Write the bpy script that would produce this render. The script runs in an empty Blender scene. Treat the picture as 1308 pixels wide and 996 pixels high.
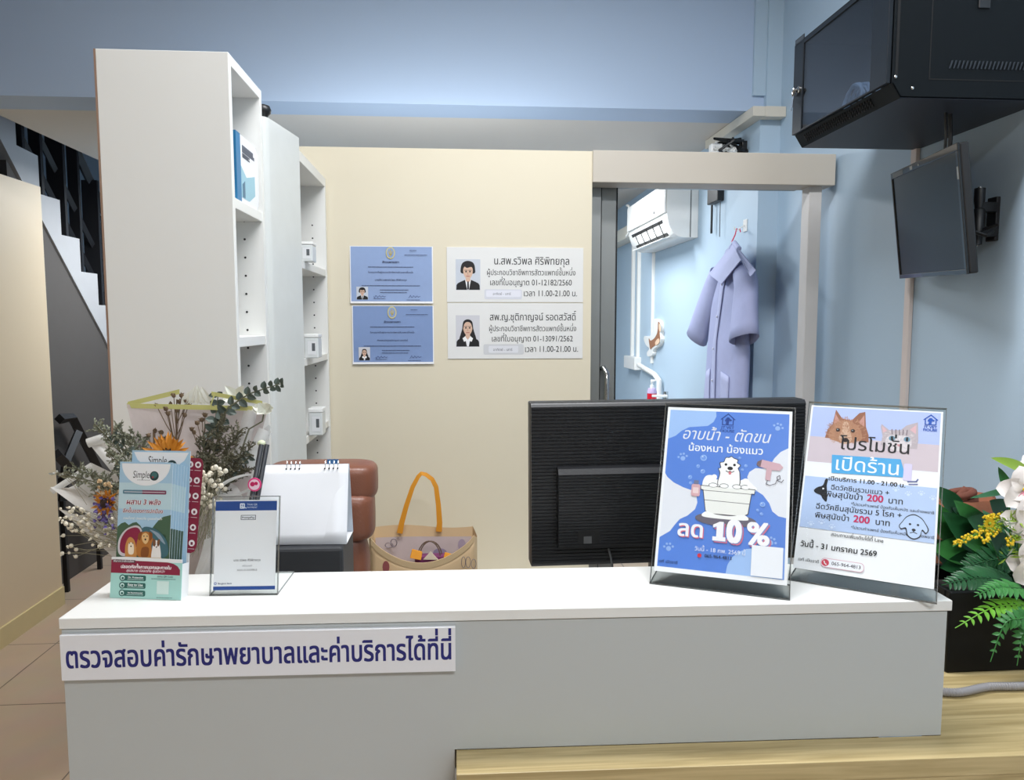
import bpy, bmesh, math, random
from mathutils import Vector, Matrix
from mathutils.geometry import tessellate_polygon, interpolate_bezier
rnd = random.Random(11)
V = Vector
COL = bpy.context.scene.collection
SC = bpy.context.scene

# ------------------------------------------------------------------ camera, world, lights, exposure
FPX, CXP, CYP, CAMH = 960.0, 654.0, 498.0, 1.55
YAW, PITCH = math.atan(70 / FPX), math.atan(86 / FPX)
cam = bpy.data.cameras.new('camera')
cam.sensor_width = 36.0
cam.sensor_fit = 'HORIZONTAL'
cam.lens = FPX / 1308.0 * 36.0
cam.clip_start = 0.02
camo = bpy.data.objects.new('camera', cam)
COL.objects.link(camo)
camo.location = (0, 0, CAMH)
camo.rotation_euler = (math.pi / 2 - PITCH, 0, -YAW)
SC.camera = camo
SC.view_settings.view_transform = 'Standard'
SC.view_settings.look = 'None'
SC.view_settings.gamma = 1.0
SC.view_settings.use_curve_mapping = False
SC.view_settings.exposure = 0.0
world = bpy.data.worlds.new('world')
SC.world = world
world.use_nodes = True
world.node_tree.nodes['Background'].inputs[0].default_value = (0.75, 0.82, 1.0, 1)
world.node_tree.nodes['Background'].inputs[1].default_value = 0.15

def area(name, loc, sx, sy, power, color=(1, 1, 1), rot=(0, 0, 0)):
    l = bpy.data.lights.new(name, 'AREA')
    l.shape = 'RECTANGLE'
    l.size, l.size_y, l.energy, l.color = sx, sy, power, color
    o = bpy.data.objects.new(name, l)
    o.location = loc
    o.rotation_euler = rot
    COL.objects.link(o)
    return o
LAMPS = [  # x, y, z, length, width, watts: the ceiling panels of the room
    (0.30, 1.45, 3.17, 1.2, 0.30, 46),
    (0.60, -0.95, 3.17, 1.2, 0.30, 48),
]
for (x, y, z, sx, sy, w) in LAMPS:
    area('ceiling_lamp_light', (x, y, z - 0.035), sx, sy, w, (0.97, 0.98, 1.0))
REAR = [(0.35, 4.40, 1.0, 0.3, 36), (-1.52, 5.0, 0.3, 1.0, 29)]
for (x, y, sx, sy, w) in REAR:
    area('rear_lamp_light', (x, y, 2.415), sx, sy, w, (0.95, 0.98, 1.0))

area('rear_fill_light', (-0.10, 2.87, 2.05), 1.1, 0.07, 14, (0.95, 0.98, 1.0), (math.radians(68), 0, 0))  # added fill lamp, hidden by the cream wall, brightens the air conditioner's end

# pixel -> point helper used for laying out the plan (the photograph as 1308 x 996)
_R = V((math.cos(YAW), -math.sin(YAW), 0))
_W = V((math.sin(YAW) * math.cos(PITCH), math.cos(YAW) * math.cos(PITCH), -math.sin(PITCH)))
_U = _R.cross(_W)
def P(px, py, X=None, Y=None, Z=None):
    d = _W + _R * ((px - CXP) / FPX) + _U * ((CYP - py) / FPX)
    t = X / d.x if X is not None else (Y / d.y if Y is not None else (Z - CAMH) / d.z)
    return V((0, 0, CAMH)) + d * t

# ------------------------------------------------------------------ materials
def lin(c):
    out = []
    for v in c[:3]:
        v = v / 255.0
        out.append(v / 12.92 if v <= 0.04045 else ((v + 0.055) / 1.055) ** 2.4)
    return tuple(out)
_M = {}
def mat(name, rgb, rough=0.5, metal=0.0, noise=0.04, nscale=18.0, bump=0.0, bscale=200.0, spec=0.5, trans=0.0, emit=0.0, coat=0.0, subsurf=0.0):
    if name in _M:
        return _M[name]
    m = bpy.data.materials.new(name)
    m.use_nodes = True
    nt = m.node_tree
    b = nt.nodes['Principled BSDF']
    c = lin(rgb)
    tc = nt.nodes.new('ShaderNodeTexCoord')
    if noise > 0:
        n = nt.nodes.new('ShaderNodeTexNoise')
        n.inputs['Scale'].default_value = nscale
        n.inputs['Detail'].default_value = 3
        nt.links.new(tc.outputs['Object'], n.inputs['Vector'])
        mx = nt.nodes.new('ShaderNodeMix')
        mx.data_type = 'RGBA'
        mx.inputs[6].default_value = (*[min(1, v * (1 - noise)) for v in c], 1)
        mx.inputs[7].default_value = (*[min(1, v * (1 + noise)) for v in c], 1)
        nt.links.new(n.outputs['Fac'], mx.inputs[0])
        nt.links.new(mx.outputs[2], b.inputs['Base Color'])
    else:
        b.inputs['Base Color'].default_value = (*c, 1)
    b.inputs['Roughness'].default_value = rough
    b.inputs['Metallic'].default_value = metal
    b.inputs['Specular IOR Level'].default_value = spec
    b.inputs['Transmission Weight'].default_value = trans
    b.inputs['Coat Weight'].default_value = coat
    if emit > 0:
        b.inputs['Emission Color'].default_value = (*c, 1)
        b.inputs['Emission Strength'].default_value = emit
    if bump > 0:
        n2 = nt.nodes.new('ShaderNodeTexNoise')
        n2.inputs['Scale'].default_value = bscale
        nt.links.new(tc.outputs['Object'], n2.inputs['Vector'])
        bp = nt.nodes.new('ShaderNodeBump')
        bp.inputs['Strength'].default_value = bump
        bp.inputs['Distance'].default_value = 0.002
        nt.links.new(n2.outputs['Fac'], bp.inputs['Height'])
        nt.links.new(bp.outputs['Normal'], b.inputs['Normal'])
    _M[name] = m
    return m
def clear_mat(name, rgb, alpha=0.12, rough=0.05, fres=True, f0=.006, f1=.25):
    """thin clear sheet: see-through mixed with a glossy surface"""
    if name in _M:
        return _M[name]
    m = bpy.data.materials.new(name)
    m.use_nodes = True
    nt = m.node_tree
    nt.nodes.remove(nt.nodes['Principled BSDF'])
    out = nt.nodes['Material Output']
    t = nt.nodes.new('ShaderNodeBsdfTransparent')
    t.inputs[0].default_value = (*lin(rgb), 1)
    g = nt.nodes.new('ShaderNodeBsdfGlossy')
    g.inputs['Roughness'].default_value = rough
    mix = nt.nodes.new('ShaderNodeMixShader')
    if fres:
        f = nt.nodes.new('ShaderNodeLayerWeight')
        f.inputs['Blend'].default_value = 0.12
        r = nt.nodes.new('ShaderNodeMapRange')
        r.inputs[3].default_value = f0
        r.inputs[4].default_value = f1
        nt.links.new(f.outputs['Facing'], r.inputs[0])
        nt.links.new(r.outputs[0], mix.inputs[0])
    else:
        mix.inputs[0].default_value = alpha
    nt.links.new(t.outputs[0], mix.inputs[1])
    nt.links.new(g.outputs[0], mix.inputs[2])
    nt.links.new(mix.outputs[0], out.inputs[0])
    _M[name] = m
    return m
def veil_mat(name, rgb, alpha=0.75):
    """translucent wrapping sheet"""
    if name in _M:
        return _M[name]
    m = bpy.data.materials.new(name)
    m.use_nodes = True
    nt = m.node_tree
    b = nt.nodes['Principled BSDF']
    n = nt.nodes.new('ShaderNodeTexNoise')
    n.inputs['Scale'].default_value = 30
    r = nt.nodes.new('ShaderNodeMapRange')
    r.inputs[3].default_value = alpha - 0.06
    r.inputs[4].default_value = alpha + 0.06
    nt.links.new(n.outputs['Fac'], r.inputs[0])
    nt.links.new(r.outputs[0], b.inputs['Alpha'])
    b.inputs['Base Color'].default_value = (*lin(rgb), 1)
    b.inputs['Roughness'].default_value = 0.45
    tl = nt.nodes.new('ShaderNodeBsdfTranslucent')
    tl.inputs[0].default_value = (*lin(rgb), 1)
    nt.links.remove(b.inputs['Alpha'].links[0])
    m1 = nt.nodes.new('ShaderNodeMixShader')
    m1.inputs[0].default_value = 0.5
    nt.links.new(b.outputs[0], m1.inputs[1])
    nt.links.new(tl.outputs[0], m1.inputs[2])
    tr = nt.nodes.new('ShaderNodeBsdfTransparent')
    m2 = nt.nodes.new('ShaderNodeMixShader')
    nt.links.new(r.outputs[0], m2.inputs[0])
    nt.links.new(tr.outputs[0], m2.inputs[1])
    nt.links.new(m1.outputs[0], m2.inputs[2])
    nt.links.new(m2.outputs[0], nt.nodes['Material Output'].inputs[0])
    _M[name] = m
    return m
def ink(rgb):
    return mat('ink_%02x%02x%02x' % tuple(rgb), rgb, rough=0.38, noise=0.02, nscale=60)
def tile_mat():
    m = bpy.data.materials.new('floor_tile')
    m.use_nodes = True
    nt = m.node_tree
    b = nt.nodes['Principled BSDF']
    tc = nt.nodes.new('ShaderNodeTexCoord')
    mp = nt.nodes.new('ShaderNodeMapping')
    mp.inputs['Location'].default_value = (0.3, 0.025, 0)
    br = nt.nodes.new('ShaderNodeTexBrick')
    br.offset = 0
    br.inputs['Scale'].default_value = 1
    br.inputs['Brick Width'].default_value = 0.6
    br.inputs['Row Height'].default_value = 0.6
    br.inputs['Mortar Size'].default_value = 0.003
    br.inputs['Color1'].default_value = (*lin((202, 178, 154)), 1)
    br.inputs['Color2'].default_value = (*lin((196, 172, 150)), 1)
    br.inputs['Mortar'].default_value = (*lin((110, 95, 82)), 1)
    nz = nt.nodes.new('ShaderNodeTexNoise')
    nz.inputs['Scale'].default_value = 5
    nz.inputs['Detail'].default_value = 6
    mx = nt.nodes.new('ShaderNodeMix')
    mx.data_type = 'RGBA'
    mx.blend_type = 'MULTIPLY'
    mx.inputs[0].default_value = 0.25
    nt.links.new(tc.outputs['Object'], mp.inputs[0])
    nt.links.new(mp.outputs[0], br.inputs[0])
    nt.links.new(tc.outputs['Object'], nz.inputs['Vector'])
    nt.links.new(br.outputs['Color'], mx.inputs[6])
    nt.links.new(nz.outputs['Color'], mx.inputs[7])
    nt.links.new(mx.outputs[2], b.inputs['Base Color'])
    b.inputs['Roughness'].default_value = 0.28
    return m
def wood_mat(name, c1, c2):
    m = bpy.data.materials.new(name)
    m.use_nodes = True
    nt = m.node_tree
    b = nt.nodes['Principled BSDF']
    tc = nt.nodes.new('ShaderNodeTexCoord')
    mp = nt.nodes.new('ShaderNodeMapping')
    mp.inputs['Scale'].default_value = (0.6, 14, 14)
    nz = nt.nodes.new('ShaderNodeTexNoise')
    nz.inputs['Scale'].default_value = 6
    nz.inputs['Detail'].default_value = 8
    nz.inputs['Distortion'].default_value = 0.6
    cr = nt.nodes.new('ShaderNodeValToRGB')
    cr.color_ramp.elements[0].position = 0.35
    cr.color_ramp.elements[1].position = 0.65
    cr.color_ramp.elements[0].color = (*lin(c1), 1)
    cr.color_ramp.elements[1].color = (*lin(c2), 1)
    nt.links.new(tc.outputs['Object'], mp.inputs[0])
    nt.links.new(mp.outputs[0], nz.inputs['Vector'])
    nt.links.new(nz.outputs['Fac'], cr.inputs[0])
    nt.links.new(cr.outputs[0], b.inputs['Base Color'])
    b.inputs['Roughness'].default_value = 0.4
    return m

# ------------------------------------------------------------------ mesh builder
class MB:
    def __init__(s):
        s.v, s.f, s.m, s.mats = [], [], [], []
    def mi(s, m):
        if m is None:
            return 0
        if m not in s.mats:
            s.mats.append(m)
        return s.mats.index(m)
    def add(s, vs, fs, m=None):
        o = len(s.v)
        k = s.mi(m)
        s.v += [V(p) for p in vs]
        s.f += [tuple(i + o for i in f) for f in fs]
        s.m += [k] * len(fs)
    def box(s, x0, x1, y0, y1, z0, z1, m=None):
        s.add([(x0, y0, z0), (x1, y0, z0), (x1, y1, z0), (x0, y1, z0), (x0, y0, z1), (x1, y0, z1), (x1, y1, z1), (x0, y1, z1)],
              [(0, 3, 2, 1), (4, 5, 6, 7), (0, 1, 5, 4), (1, 2, 6, 5), (2, 3, 7, 6), (3, 0, 4, 7)], m)
        return s
    def hexa(s, a, b, c, d, off, m=None):
        """quad a b c d (any) pushed by vector off"""
        q = [V(a), V(b), V(c), V(d)]
        s.add(q + [p + V(off) for p in q], [(0, 1, 2, 3), (7, 6, 5, 4), (0, 4, 5, 1), (1, 5, 6, 2), (2, 6, 7, 3), (3, 7, 4, 0)], m)
        return s
    def prism(s, pts, off, m=None):
        n = len(pts)
        q = [V(p) for p in pts]
        tri = tessellate_polygon([q])
        s.add(q + [p + V(off) for p in q], [tuple(t) for t in tri] + [tuple(i + n for i in reversed(t)) for t in tri] +
              [(i, (i + 1) % n, (i + 1) % n + n, i + n) for i in range(n)], m)
        return s
    def flat(s, pts, m=None):
        q = [V(p) for p in pts]
        s.add(q, [tuple(t) for t in tessellate_polygon([q])], m)
        return s
    def tube(s, pts, r, n=8, m=None, cap=True, flatten=None):
        pts = [V(p) for p in pts]
        k = len(pts)
        rs = r if isinstance(r, (list, tuple)) else [r] * k
        up = None
        vs, fs = [], []
        for i, p in enumerate(pts):
            t = (pts[min(i + 1, k - 1)] - pts[max(i - 1, 0)])
            if t.length < 1e-9:
                t = V((0, 0, 1))
            t.normalize()
            if up is None:
                up = t.cross(V((0, 0, 1)))
                if up.length < 1e-3:
                    up = t.cross(V((0, 1, 0)))
            up = (up - t * up.dot(t))
            up.normalize()
            w = t.cross(up)
            for j in range(n):
                a = 2 * math.pi * j / n
                vs.append(p + (up * math.cos(a) + w * math.sin(a) * (flatten or 1)) * rs[i])
        for i in range(k - 1):
            for j in range(n):
                fs.append((i * n + j, i * n + (j + 1) % n, (i + 1) * n + (j + 1) % n, (i + 1) * n + j))
        if cap:
            fs.append(tuple(range(n - 1, -1, -1)))
            fs.append(tuple((k - 1) * n + j for j in range(n)))
        s.add(vs, fs, m)
        return s
    def lathe(s, prof, org=(0, 0, 0), n=20, m=None, axis=None):
        """profile of (radius, height) turned about axis through org"""
        ax = V(axis or (0, 0, 1)).normalized()
        u = ax.cross(V((0, 1, 0)) if abs(ax.y) < 0.9 else V((1, 0, 0))).normalized()
        w = ax.cross(u)
        o = V(org)
        vs, fs = [], []
        for (r, h) in prof:
            for j in range(n):
                a = 2 * math.pi * j / n
                vs.append(o + ax * h + (u * math.cos(a) + w * math.sin(a)) * r)
        for i in range(len(prof) - 1):
            for j in range(n):
                fs.append((i * n + j, i * n + (j + 1) % n, (i + 1) * n + (j + 1) % n, (i + 1) * n + j))
        fs.append(tuple(range(n - 1, -1, -1)))
        fs.append(tuple((len(prof) - 1) * n + j for j in range(n)))
        s.add(vs, fs, m)
        return s
    def ball(s, c, r, n=8, k=5, m=None):
        rr = r if isinstance(r, (tuple, list)) else (r, r, r)
        vs, fs = [V(c) + V((0, 0, -rr[2]))], []
        for i in range(1, k):
            a = math.pi * i / k - math.pi / 2
            for j in range(n):
                b = 2 * math.pi * j / n
                vs.append(V(c) + V((math.cos(a) * math.cos(b) * rr[0], math.cos(a) * math.sin(b) * rr[1], math.sin(a) * rr[2])))
        vs.append(V(c) + V((0, 0, rr[2])))
        for j in range(n):
            fs.append((0, 1 + (j + 1) % n, 1 + j))
            fs.append((len(vs) - 1, 1 + (k - 2) * n + j, 1 + (k - 2) * n + (j + 1) % n))
        for i in range(k - 2):
            for j in range(n):
                fs.append((1 + i * n + j, 1 + i * n + (j + 1) % n, 1 + (i + 1) * n + (j + 1) % n, 1 + (i + 1) * n + j))
        s.add(vs, fs, m)
        return s
    def grid(s, fn, nu, nv, m=None, closed_u=False):
        vs = [fn(i / nu, j / nv) for j in range(nv + 1) for i in range(nu + (0 if closed_u else 1))]
        w = nu if closed_u else nu + 1
        fs = []
        for j in range(nv):
            for i in range(nu):
                a, b = j * w + i, j * w + (i + 1) % w
                fs.append((a, b, b + w, a + w))
        s.add(vs, fs, m)
        return s
    def leaf(s, base, d, nrm, L, wd, curl=0.2, m=None, n=5, cup=0.15, tip=1.0, wave=0.0):
        base, d, nrm = V(base), V(d).normalized(), V(nrm)
        side = d.cross(nrm)
        if side.length < 1e-4:
            side = d.cross(V((1, 0.3, 0.2)))
        side.normalize()
        up = side.cross(d).normalized()
        vs, fs = [], []
        for i in range(n + 1):
            t = i / n
            wv = math.sin(math.pi * min(1, t ** 0.75 * 0.97 + 0.03)) ** (0.8 * tip) * wd * 0.5
            c = base + d * (L * t) - up * (curl * L * t * t)
            e = cup * wv * 2 + wave * wd * math.sin(t * 9)
            vs += [c - side * wv + up * e, c, c + side * wv + up * (cup * wv * 2 - wave * wd * math.sin(t * 9))]
        for i in range(n):
            a = i * 3
            fs += [(a, a + 1, a + 4, a + 3), (a + 1, a + 2, a + 5, a + 4)]
        s.add(vs, fs, m)
        return s
def off_of(o):
    r = V((0, 0, 0))
    while o is not None:
        r = r + o.location
        o = o.parent
    return r
def tag(o, label=None, cat=None, group=None, kind=None):
    for k, v in (('label', label), ('category', cat), ('group', group), ('kind', kind)):
        if v:
            o[k] = v
    return o
def build(mb, name, m=None, parent=None, local=False, smooth=False, bevel=0.0, seg=2, loc=None, solid=0.0):
    me = bpy.data.meshes.new(name)
    vs = [V(p) for p in mb.v]
    if parent is None:
        if loc is None:
            xs, ys, zs = [p.x for p in vs], [p.y for p in vs], [p.z for p in vs]
            loc = V(((min(xs) + max(xs)) / 2, (min(ys) + max(ys)) / 2, min(zs)))
        o_ = V(loc)
    else:
        o_ = V((0, 0, 0)) if local else off_of(parent)
    vs = [p - o_ for p in vs]
    me.from_pydata([tuple(p) for p in vs], [], mb.f)
    mats = list(mb.mats)
    if not mats:
        mats = [m]
    for x in mats:
        me.materials.append(x)
    for p, k in zip(me.polygons, mb.m):
        p.material_index = k
        p.use_smooth = smooth
    bm = bmesh.new()
    bm.from_mesh(me)
    bmesh.ops.recalc_face_normals(bm, faces=bm.faces)
    bm.to_mesh(me)
    bm.free()
    me.update()
    ob = bpy.data.objects.new(name, me)
    COL.objects.link(ob)
    if parent is None:
        ob.location = o_
    else:
        ob.parent = parent
    if solid:
        md = ob.modifiers.new('solid', 'SOLIDIFY')
        md.thickness = solid
        md.offset = 0
    if bevel > 0:
        md = ob.modifiers.new('bevel', 'BEVEL')
        md.width, md.segments, md.limit_method, md.angle_limit = bevel, seg, 'ANGLE', 0.6
        md.harden_normals = False
    if smooth:
        try:
            md = None
            me.set_sharp_from_angle(angle=0.9)
        except Exception:
            pass
    return ob
def thing(name, label, cat, loc=(0, 0, 0), group=None, mw=None):
    o = bpy.data.objects.new(name, None)
    o.empty_display_size = 0.05
    COL.objects.link(o)
    if mw is not None:
        o.matrix_world = mw
    else:
        o.location = loc
    return tag(o, label, cat, group)
def struct(mb, name, m, **k):
    return tag(build(mb, name, m, **k), kind='structure')
def frame(o, yaw=0.0, lean=0.0):
    """local frame: x right, y away, z up; turned by yaw, leaning back by lean"""
    return Matrix.Translation(V(o)) @ Matrix.Rotation(yaw, 4, 'Z') @ Matrix.Rotation(-lean, 4, 'X')
def copy_tree(o, parent=None):
    c = o.copy()
    COL.objects.link(c)
    c.parent = parent
    for ch in o.children:
        copy_tree(ch, c)
    return c

# ------------------------------------------------------------------ flat print on panels (front faces local -y)
UPPER, TONE = 'ิีึืัํ็', '่้๊๋์'
_TC = {}
def text_mesh(s, bold=0.0, shear=0.0):
    key = (s, bold, shear)
    if key in _TC:
        return _TC[key]
    cu = bpy.data.curves.new('txt', 'FONT')
    cu.body = s
    cu.size = 1
    cu.resolution_u = 2
    cu.offset = bold
    cu.shear = shear
    for mm in (None, None):
        cu.materials.append(mm)
    for i, ch in enumerate(s):
        if ch in TONE and i > 0 and s[i - 1] in UPPER:
            cu.body_format[i].material_index = 1
    ob = bpy.data.objects.new('txt', cu)
    COL.objects.link(ob)
    bpy.context.view_layer.update()
    cv = ob.to_curve(bpy.context.evaluated_depsgraph_get())
    loops = []
    for sp in cv.splines:
        bp = sp.bezier_points
        n = len(bp)
        lp = []
        for i in range(n):
            p, q_ = bp[i], bp[(i + 1) % n]
            st = ((p.handle_right - p.co).cross(q_.co - p.co)).length + ((q_.handle_left - p.co).cross(q_.co - p.co)).length
            if st < 1e-5:
                lp.append(V((p.co.x, p.co.y, 0)))
            else:
                lp += [V((w.x, w.y, 0)) for w in interpolate_bezier(p.co, p.handle_right, q_.handle_left, q_.co, 5)[:-1]]
        dy = 0.20 if sp.material_index == 1 else 0.0
        lp = [V((w.x, w.y + dy, 0)) for w in lp]
        ar = sum(lp[i].x * lp[(i + 1) % len(lp)].y - lp[(i + 1) % len(lp)].x * lp[i].y for i in range(len(lp)))
        loops.append((lp, ar))
    ob.to_curve_clear()
    def inside(p, lp):
        c_ = False
        for i in range(len(lp)):
            a_, b_ = lp[i], lp[i - 1]
            if (a_.y > p.y) != (b_.y > p.y) and p.x < (b_.x - a_.x) * (p.y - a_.y) / (b_.y - a_.y) + a_.x:
                c_ = not c_
        return c_
    pts, fs = [], []
    outers, holes = [], []
    for (lp, ar) in loops:
        par = [l for l in loops if abs(l[1]) > abs(ar) * 1.001 and all(inside(lp[k], l[0]) for k in range(0, len(lp), max(1, len(lp) // 8)))]
        par.sort(key=lambda l: abs(l[1]))
        (holes if par and par[0][1] * ar < 0 else outers).append((lp, ar))
    for (lp, ar) in outers:
        hs = [h for (h, ha) in holes if abs(ha) < abs(ar) and inside(h[0], lp) and inside(h[len(h) // 2], lp)]
        base = len(pts)
        for tri in tessellate_polygon([lp] + hs):
            fs.append(tuple(i + base for i in tri))
        for l in [lp] + hs:
            pts += [V((w.x, w.y)) for w in l]
    bpy.data.objects.remove(ob)
    bpy.data.curves.remove(cu)
    _TC[key] = (pts, fs)
    return _TC[key]
def smooth_closed(pts, k=6):
    out = []
    n = len(pts)
    for i in range(n):
        p0, p1, p2, p3 = [V(pts[(i + j) % n]) for j in (-1, 0, 1, 2)]
        for a in range(k):
            t = a / k
            out.append(0.5 * ((2 * p1) + (p2 - p0) * t + (2 * p0 - 5 * p1 + 4 * p2 - p3) * t * t + (3 * p1 - p0 - 3 * p2 + p3) * t ** 3))
    return [(p.x, p.y) for p in out]
class Print:
    """artwork on a panel w x h; coordinates are fractions u (from left) and v (from top)"""
    def __init__(s, mb, w, h, y0=0.0, step=0.00002):
        s.mb, s.w, s.h, s.y, s.st = mb, w, h, y0, step
    def q(s, u, v):
        return V((u * s.w, s.y, (1 - v) * s.h))
    def nxt(s):
        s.y -= s.st
    def poly(s, c, pts):
        s.nxt()
        s.mb.flat([s.q(*p) for p in pts], ink(c))
    def rect(s, c, u0, v0, u1, v1):
        s.poly(c, [(u0, v0), (u1, v0), (u1, v1), (u0, v1)])
    def blob(s, c, pts, k=6):
        s.poly(c, smooth_closed(pts, k))
    def ell(s, c, u, v, ru, rv=None, n=20, rot=0):
        """ru as a fraction of the width; rv as a fraction of the height (default: round)"""
        rv = rv if rv is not None else ru * s.w / s.h
        pts = []
        for i in range(n):
            a = 2 * math.pi * i / n
            x, y = math.cos(a) * ru * s.w, math.sin(a) * rv * s.h
            pts.append((u + (x * math.cos(rot) - y * math.sin(rot)) / s.w, v + (x * math.sin(rot) + y * math.cos(rot)) / s.h))
        s.poly(c, pts)
    def rrect(s, c, u0, v0, u1, v1, r):
        """r as a fraction of the width"""
        pts = []
        rv = r * s.w / s.h
        for (cu, cv, a0) in ((u1 - r, v0 + rv, -90), (u1 - r, v1 - rv, 0), (u0 + r, v1 - rv, 90), (u0 + r, v0 + rv, 180)):
            for i in range(5):
                a = math.radians(a0 + i * 22.5)
                pts.append((cu + math.cos(a) * r, cv + math.sin(a) * rv))
        s.poly(c, pts)
    def line(s, c, pts, t):
        """stroke of thickness t (fraction of the width)"""
        s.nxt()
        k = ink(c)
        for a, b in zip(pts[:-1], pts[1:]):
            A, B = s.q(*a), s.q(*b)
            d = B - A
            if d.length < 1e-7:
                continue
            d.normalize()
            n = V((-d.z, 0, d.x)) * (t * s.w / 2)
            e = d * (t * s.w * 0.3)
            s.mb.add([A - n - e, B - n + e, B + n + e, A + n - e], [(0, 1, 2, 3)], k)
    def text(s, c, txt, u0, u1, v, size=None, bold=0.0, shear=0.0, drop=0.0, hmul=1.0):
        """fits the text between u0 and u1 with its baseline at v; drop = slope of the baseline; size caps the letter height (fraction of h)"""
        pts, fs = text_mesh(txt, 0.0, shear)
        if not pts:
            return
        x0, x1 = min(p.x for p in pts), max(p.x for p in pts)
        sc = (u1 - u0) * s.w / (x1 - x0)
        sy = sc * hmul if size is None else size * s.h
        bo = [(0, 0)] if bold < .004 else ([(-bold, 0), (bold, 0)] if bold < .012 else [(-bold, -bold * .6), (bold, -bold * .6), (-bold, bold * .6), (bold, bold * .6)])
        for (bx, by) in bo:
            s.y -= s.st * (1 if (bx, by) == bo[0] else .1)
            vs = []
            for p in pts:
                x = (p.x - x0 + bx) * sc
                vs.append((u0 * s.w + x, s.y, (1 - v) * s.h + (p.y + by) * sy - x * drop))
            s.mb.add(vs, fs, ink(c))
    def paw(s, c, u, v, r, rot=0.0):
        def o(du, dv):
            x, y = du * math.cos(rot) - dv * math.sin(rot), du * math.sin(rot) + dv * math.cos(rot)
            return u + x * r, v + y * r * s.w / s.h
        a = o(0, 0.25)
        s.ell(c, a[0], a[1], r * 0.45, n=10)
        for (dx, dy) in ((-0.75, -0.1), (-0.28, -0.6), (0.28, -0.6), (0.75, -0.1)):
            a = o(dx, dy)
            s.ell(c, a[0], a[1], r * 0.22, n=8)
    def scribble(s, c, u0, u1, v, t, seed=1):
        """a line of print too small to read: a broken rule"""
        r = random.Random(seed)
        u = u0
        while u < u1:
            l = r.uniform(0.012, 0.05)
            s.line(c, [(u, v), (min(u1, u + l), v)], t)
            s.y += s.st
            u += l + 0.006
        s.nxt()

# palette of surfaces
PAINT_BLUE = mat('blue_paint', (176, 196, 222), 0.6, noise=0.015, nscale=2, bump=0.06, bscale=90)
PAINT_BLUE2 = mat('pale_blue_paint', (176, 198, 216), 0.55, noise=0.015, nscale=2, bump=0.08, bscale=90)
PAINT_CREAM = mat('cream_paint', (224, 215, 192), 0.55, noise=0.015, nscale=2, bump=0.04, bscale=120)
PAINT_CREAM2 = mat('cream_partition_paint', (232, 208, 174), 0.5, noise=0.015, nscale=2, bump=0.04, bscale=120)
PAINT_GREY = mat('grey_soffit_paint', (206, 202, 196), 0.7, noise=0.02, nscale=3)
PAINT_WHITE = mat('white_ceiling_paint', (226, 226, 224), 0.7, noise=0.01, nscale=3)
TRIM_GREY = mat('trim_beige_grey', (194, 187, 175), 0.5, noise=0.01, nscale=4)
ALU = mat('brushed_aluminium', (150, 152, 150), 0.38, metal=0.7, noise=0.03)
STEEL = mat('polished_steel', (196, 196, 194), 0.18, metal=1.0, noise=0.02)
WHITE_LAM = mat('white_laminate', (232, 232, 228), 0.35, noise=0.008, nscale=3)
WHITE_PL = mat('white_plastic', (234, 235, 233), 0.3, noise=0.01)
BLACK_PL = mat('black_plastic', (18, 19, 22), 0.42, noise=0.05)
BLACK_MT = mat('black_powder_coat', (4, 9, 13), 0.5, spec=0.18, noise=0.05)
DARK_STEEL = mat('dark_painted_steel', (22, 22, 26), 0.5, noise=0.06)
GREY_PL = mat('grey_plastic', (88, 90, 92), 0.45, noise=0.03)
PAPER = mat('white_paper', (238, 239, 242), 0.45, noise=0.01, nscale=40)
ACRYL = clear_mat('clear_acrylic', (254, 255, 255))
ACRYL_EDGE = clear_mat('acrylic_edge', (200, 206, 208), alpha=0.35, rough=0.2, fres=False)
WOOD = wood_mat('pale_ash_wood', (168, 148, 102), (202, 182, 134))

# ================================================================== SETTING
FLOOR = tile_mat()
struct(MB().box(-3.7, 1.6, -3.0, 6.8, -0.12, 0.0), 'floor', FLOOR)
struct(MB().box(-3.7, 1.6, -3.0, 3.25, 3.2, 3.3), 'ceiling', PAINT_WHITE)
struct(MB().box(1.39, 1.55, -3.0, 6.8, 0, 3.2), 'wall_right', PAINT_BLUE2)
struct(MB().box(-3.8, -3.66, -3.0, 6.8, 0, 4.2), 'wall_left', mat('stairwell_paint', (120, 128, 138), 0.7))
struct(MB().box(-3.7, 1.6, -3.12, -3.0, 0, 3.2), 'wall_front', PAINT_WHITE)
struct(MB().box(-3.7, 1.5, 6.6, 6.75, 0, 4.2), 'wall_far', PAINT_BLUE2)
struct(MB().box(-3.7, 1.385, 3.25, 3.45, 2.458, 3.3), 'wall_upper', PAINT_BLUE)
struct(MB().box(-2.0, 1.385, 3.45, 6.6, 2.458, 2.6), 'ceiling_rear', PAINT_GREY)
struct(MB().box(-3.7, -2.0, 3.45, 6.75, 4.1, 4.2), 'ceiling_stairwell', PAINT_GREY)
# column in the right corner and the wall of the rear room beside it
c = MB()
c.box(1.30, 1.395, 3.22, 6.6, 0, 2.458)
c.box(1.325, 1.395, 3.22, 3.26, 2.458, 3.2)
c.box(1.272, 1.325, 3.235, 3.26, 2.52, 3.2)
struct(c, 'wall_column', PAINT_BLUE2)
# cream partition with the door opening
struct(MB().box(-0.80, 0.483, 2.70, 2.80, 0, 2.155), 'wall_back', PAINT_CREAM)
struct(MB().box(-1.25, -1.17, 2.80, 6.6, 0, 2.458), 'wall_light_block', PAINT_BLUE2)  # unseen wall added to keep rear lamp light off the stairs
struct(MB().box(0.483, 1.372, 2.69, 2.80, 2.046, 2.157), 'trim_1', TRIM_GREY, bevel=0.002)
struct(MB().box(1.288, 1.336, 2.715, 2.775, 0, 2.046), 'trim_2', mat('post_grey_white', (206, 203, 200), .5), bevel=0.002)
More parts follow.
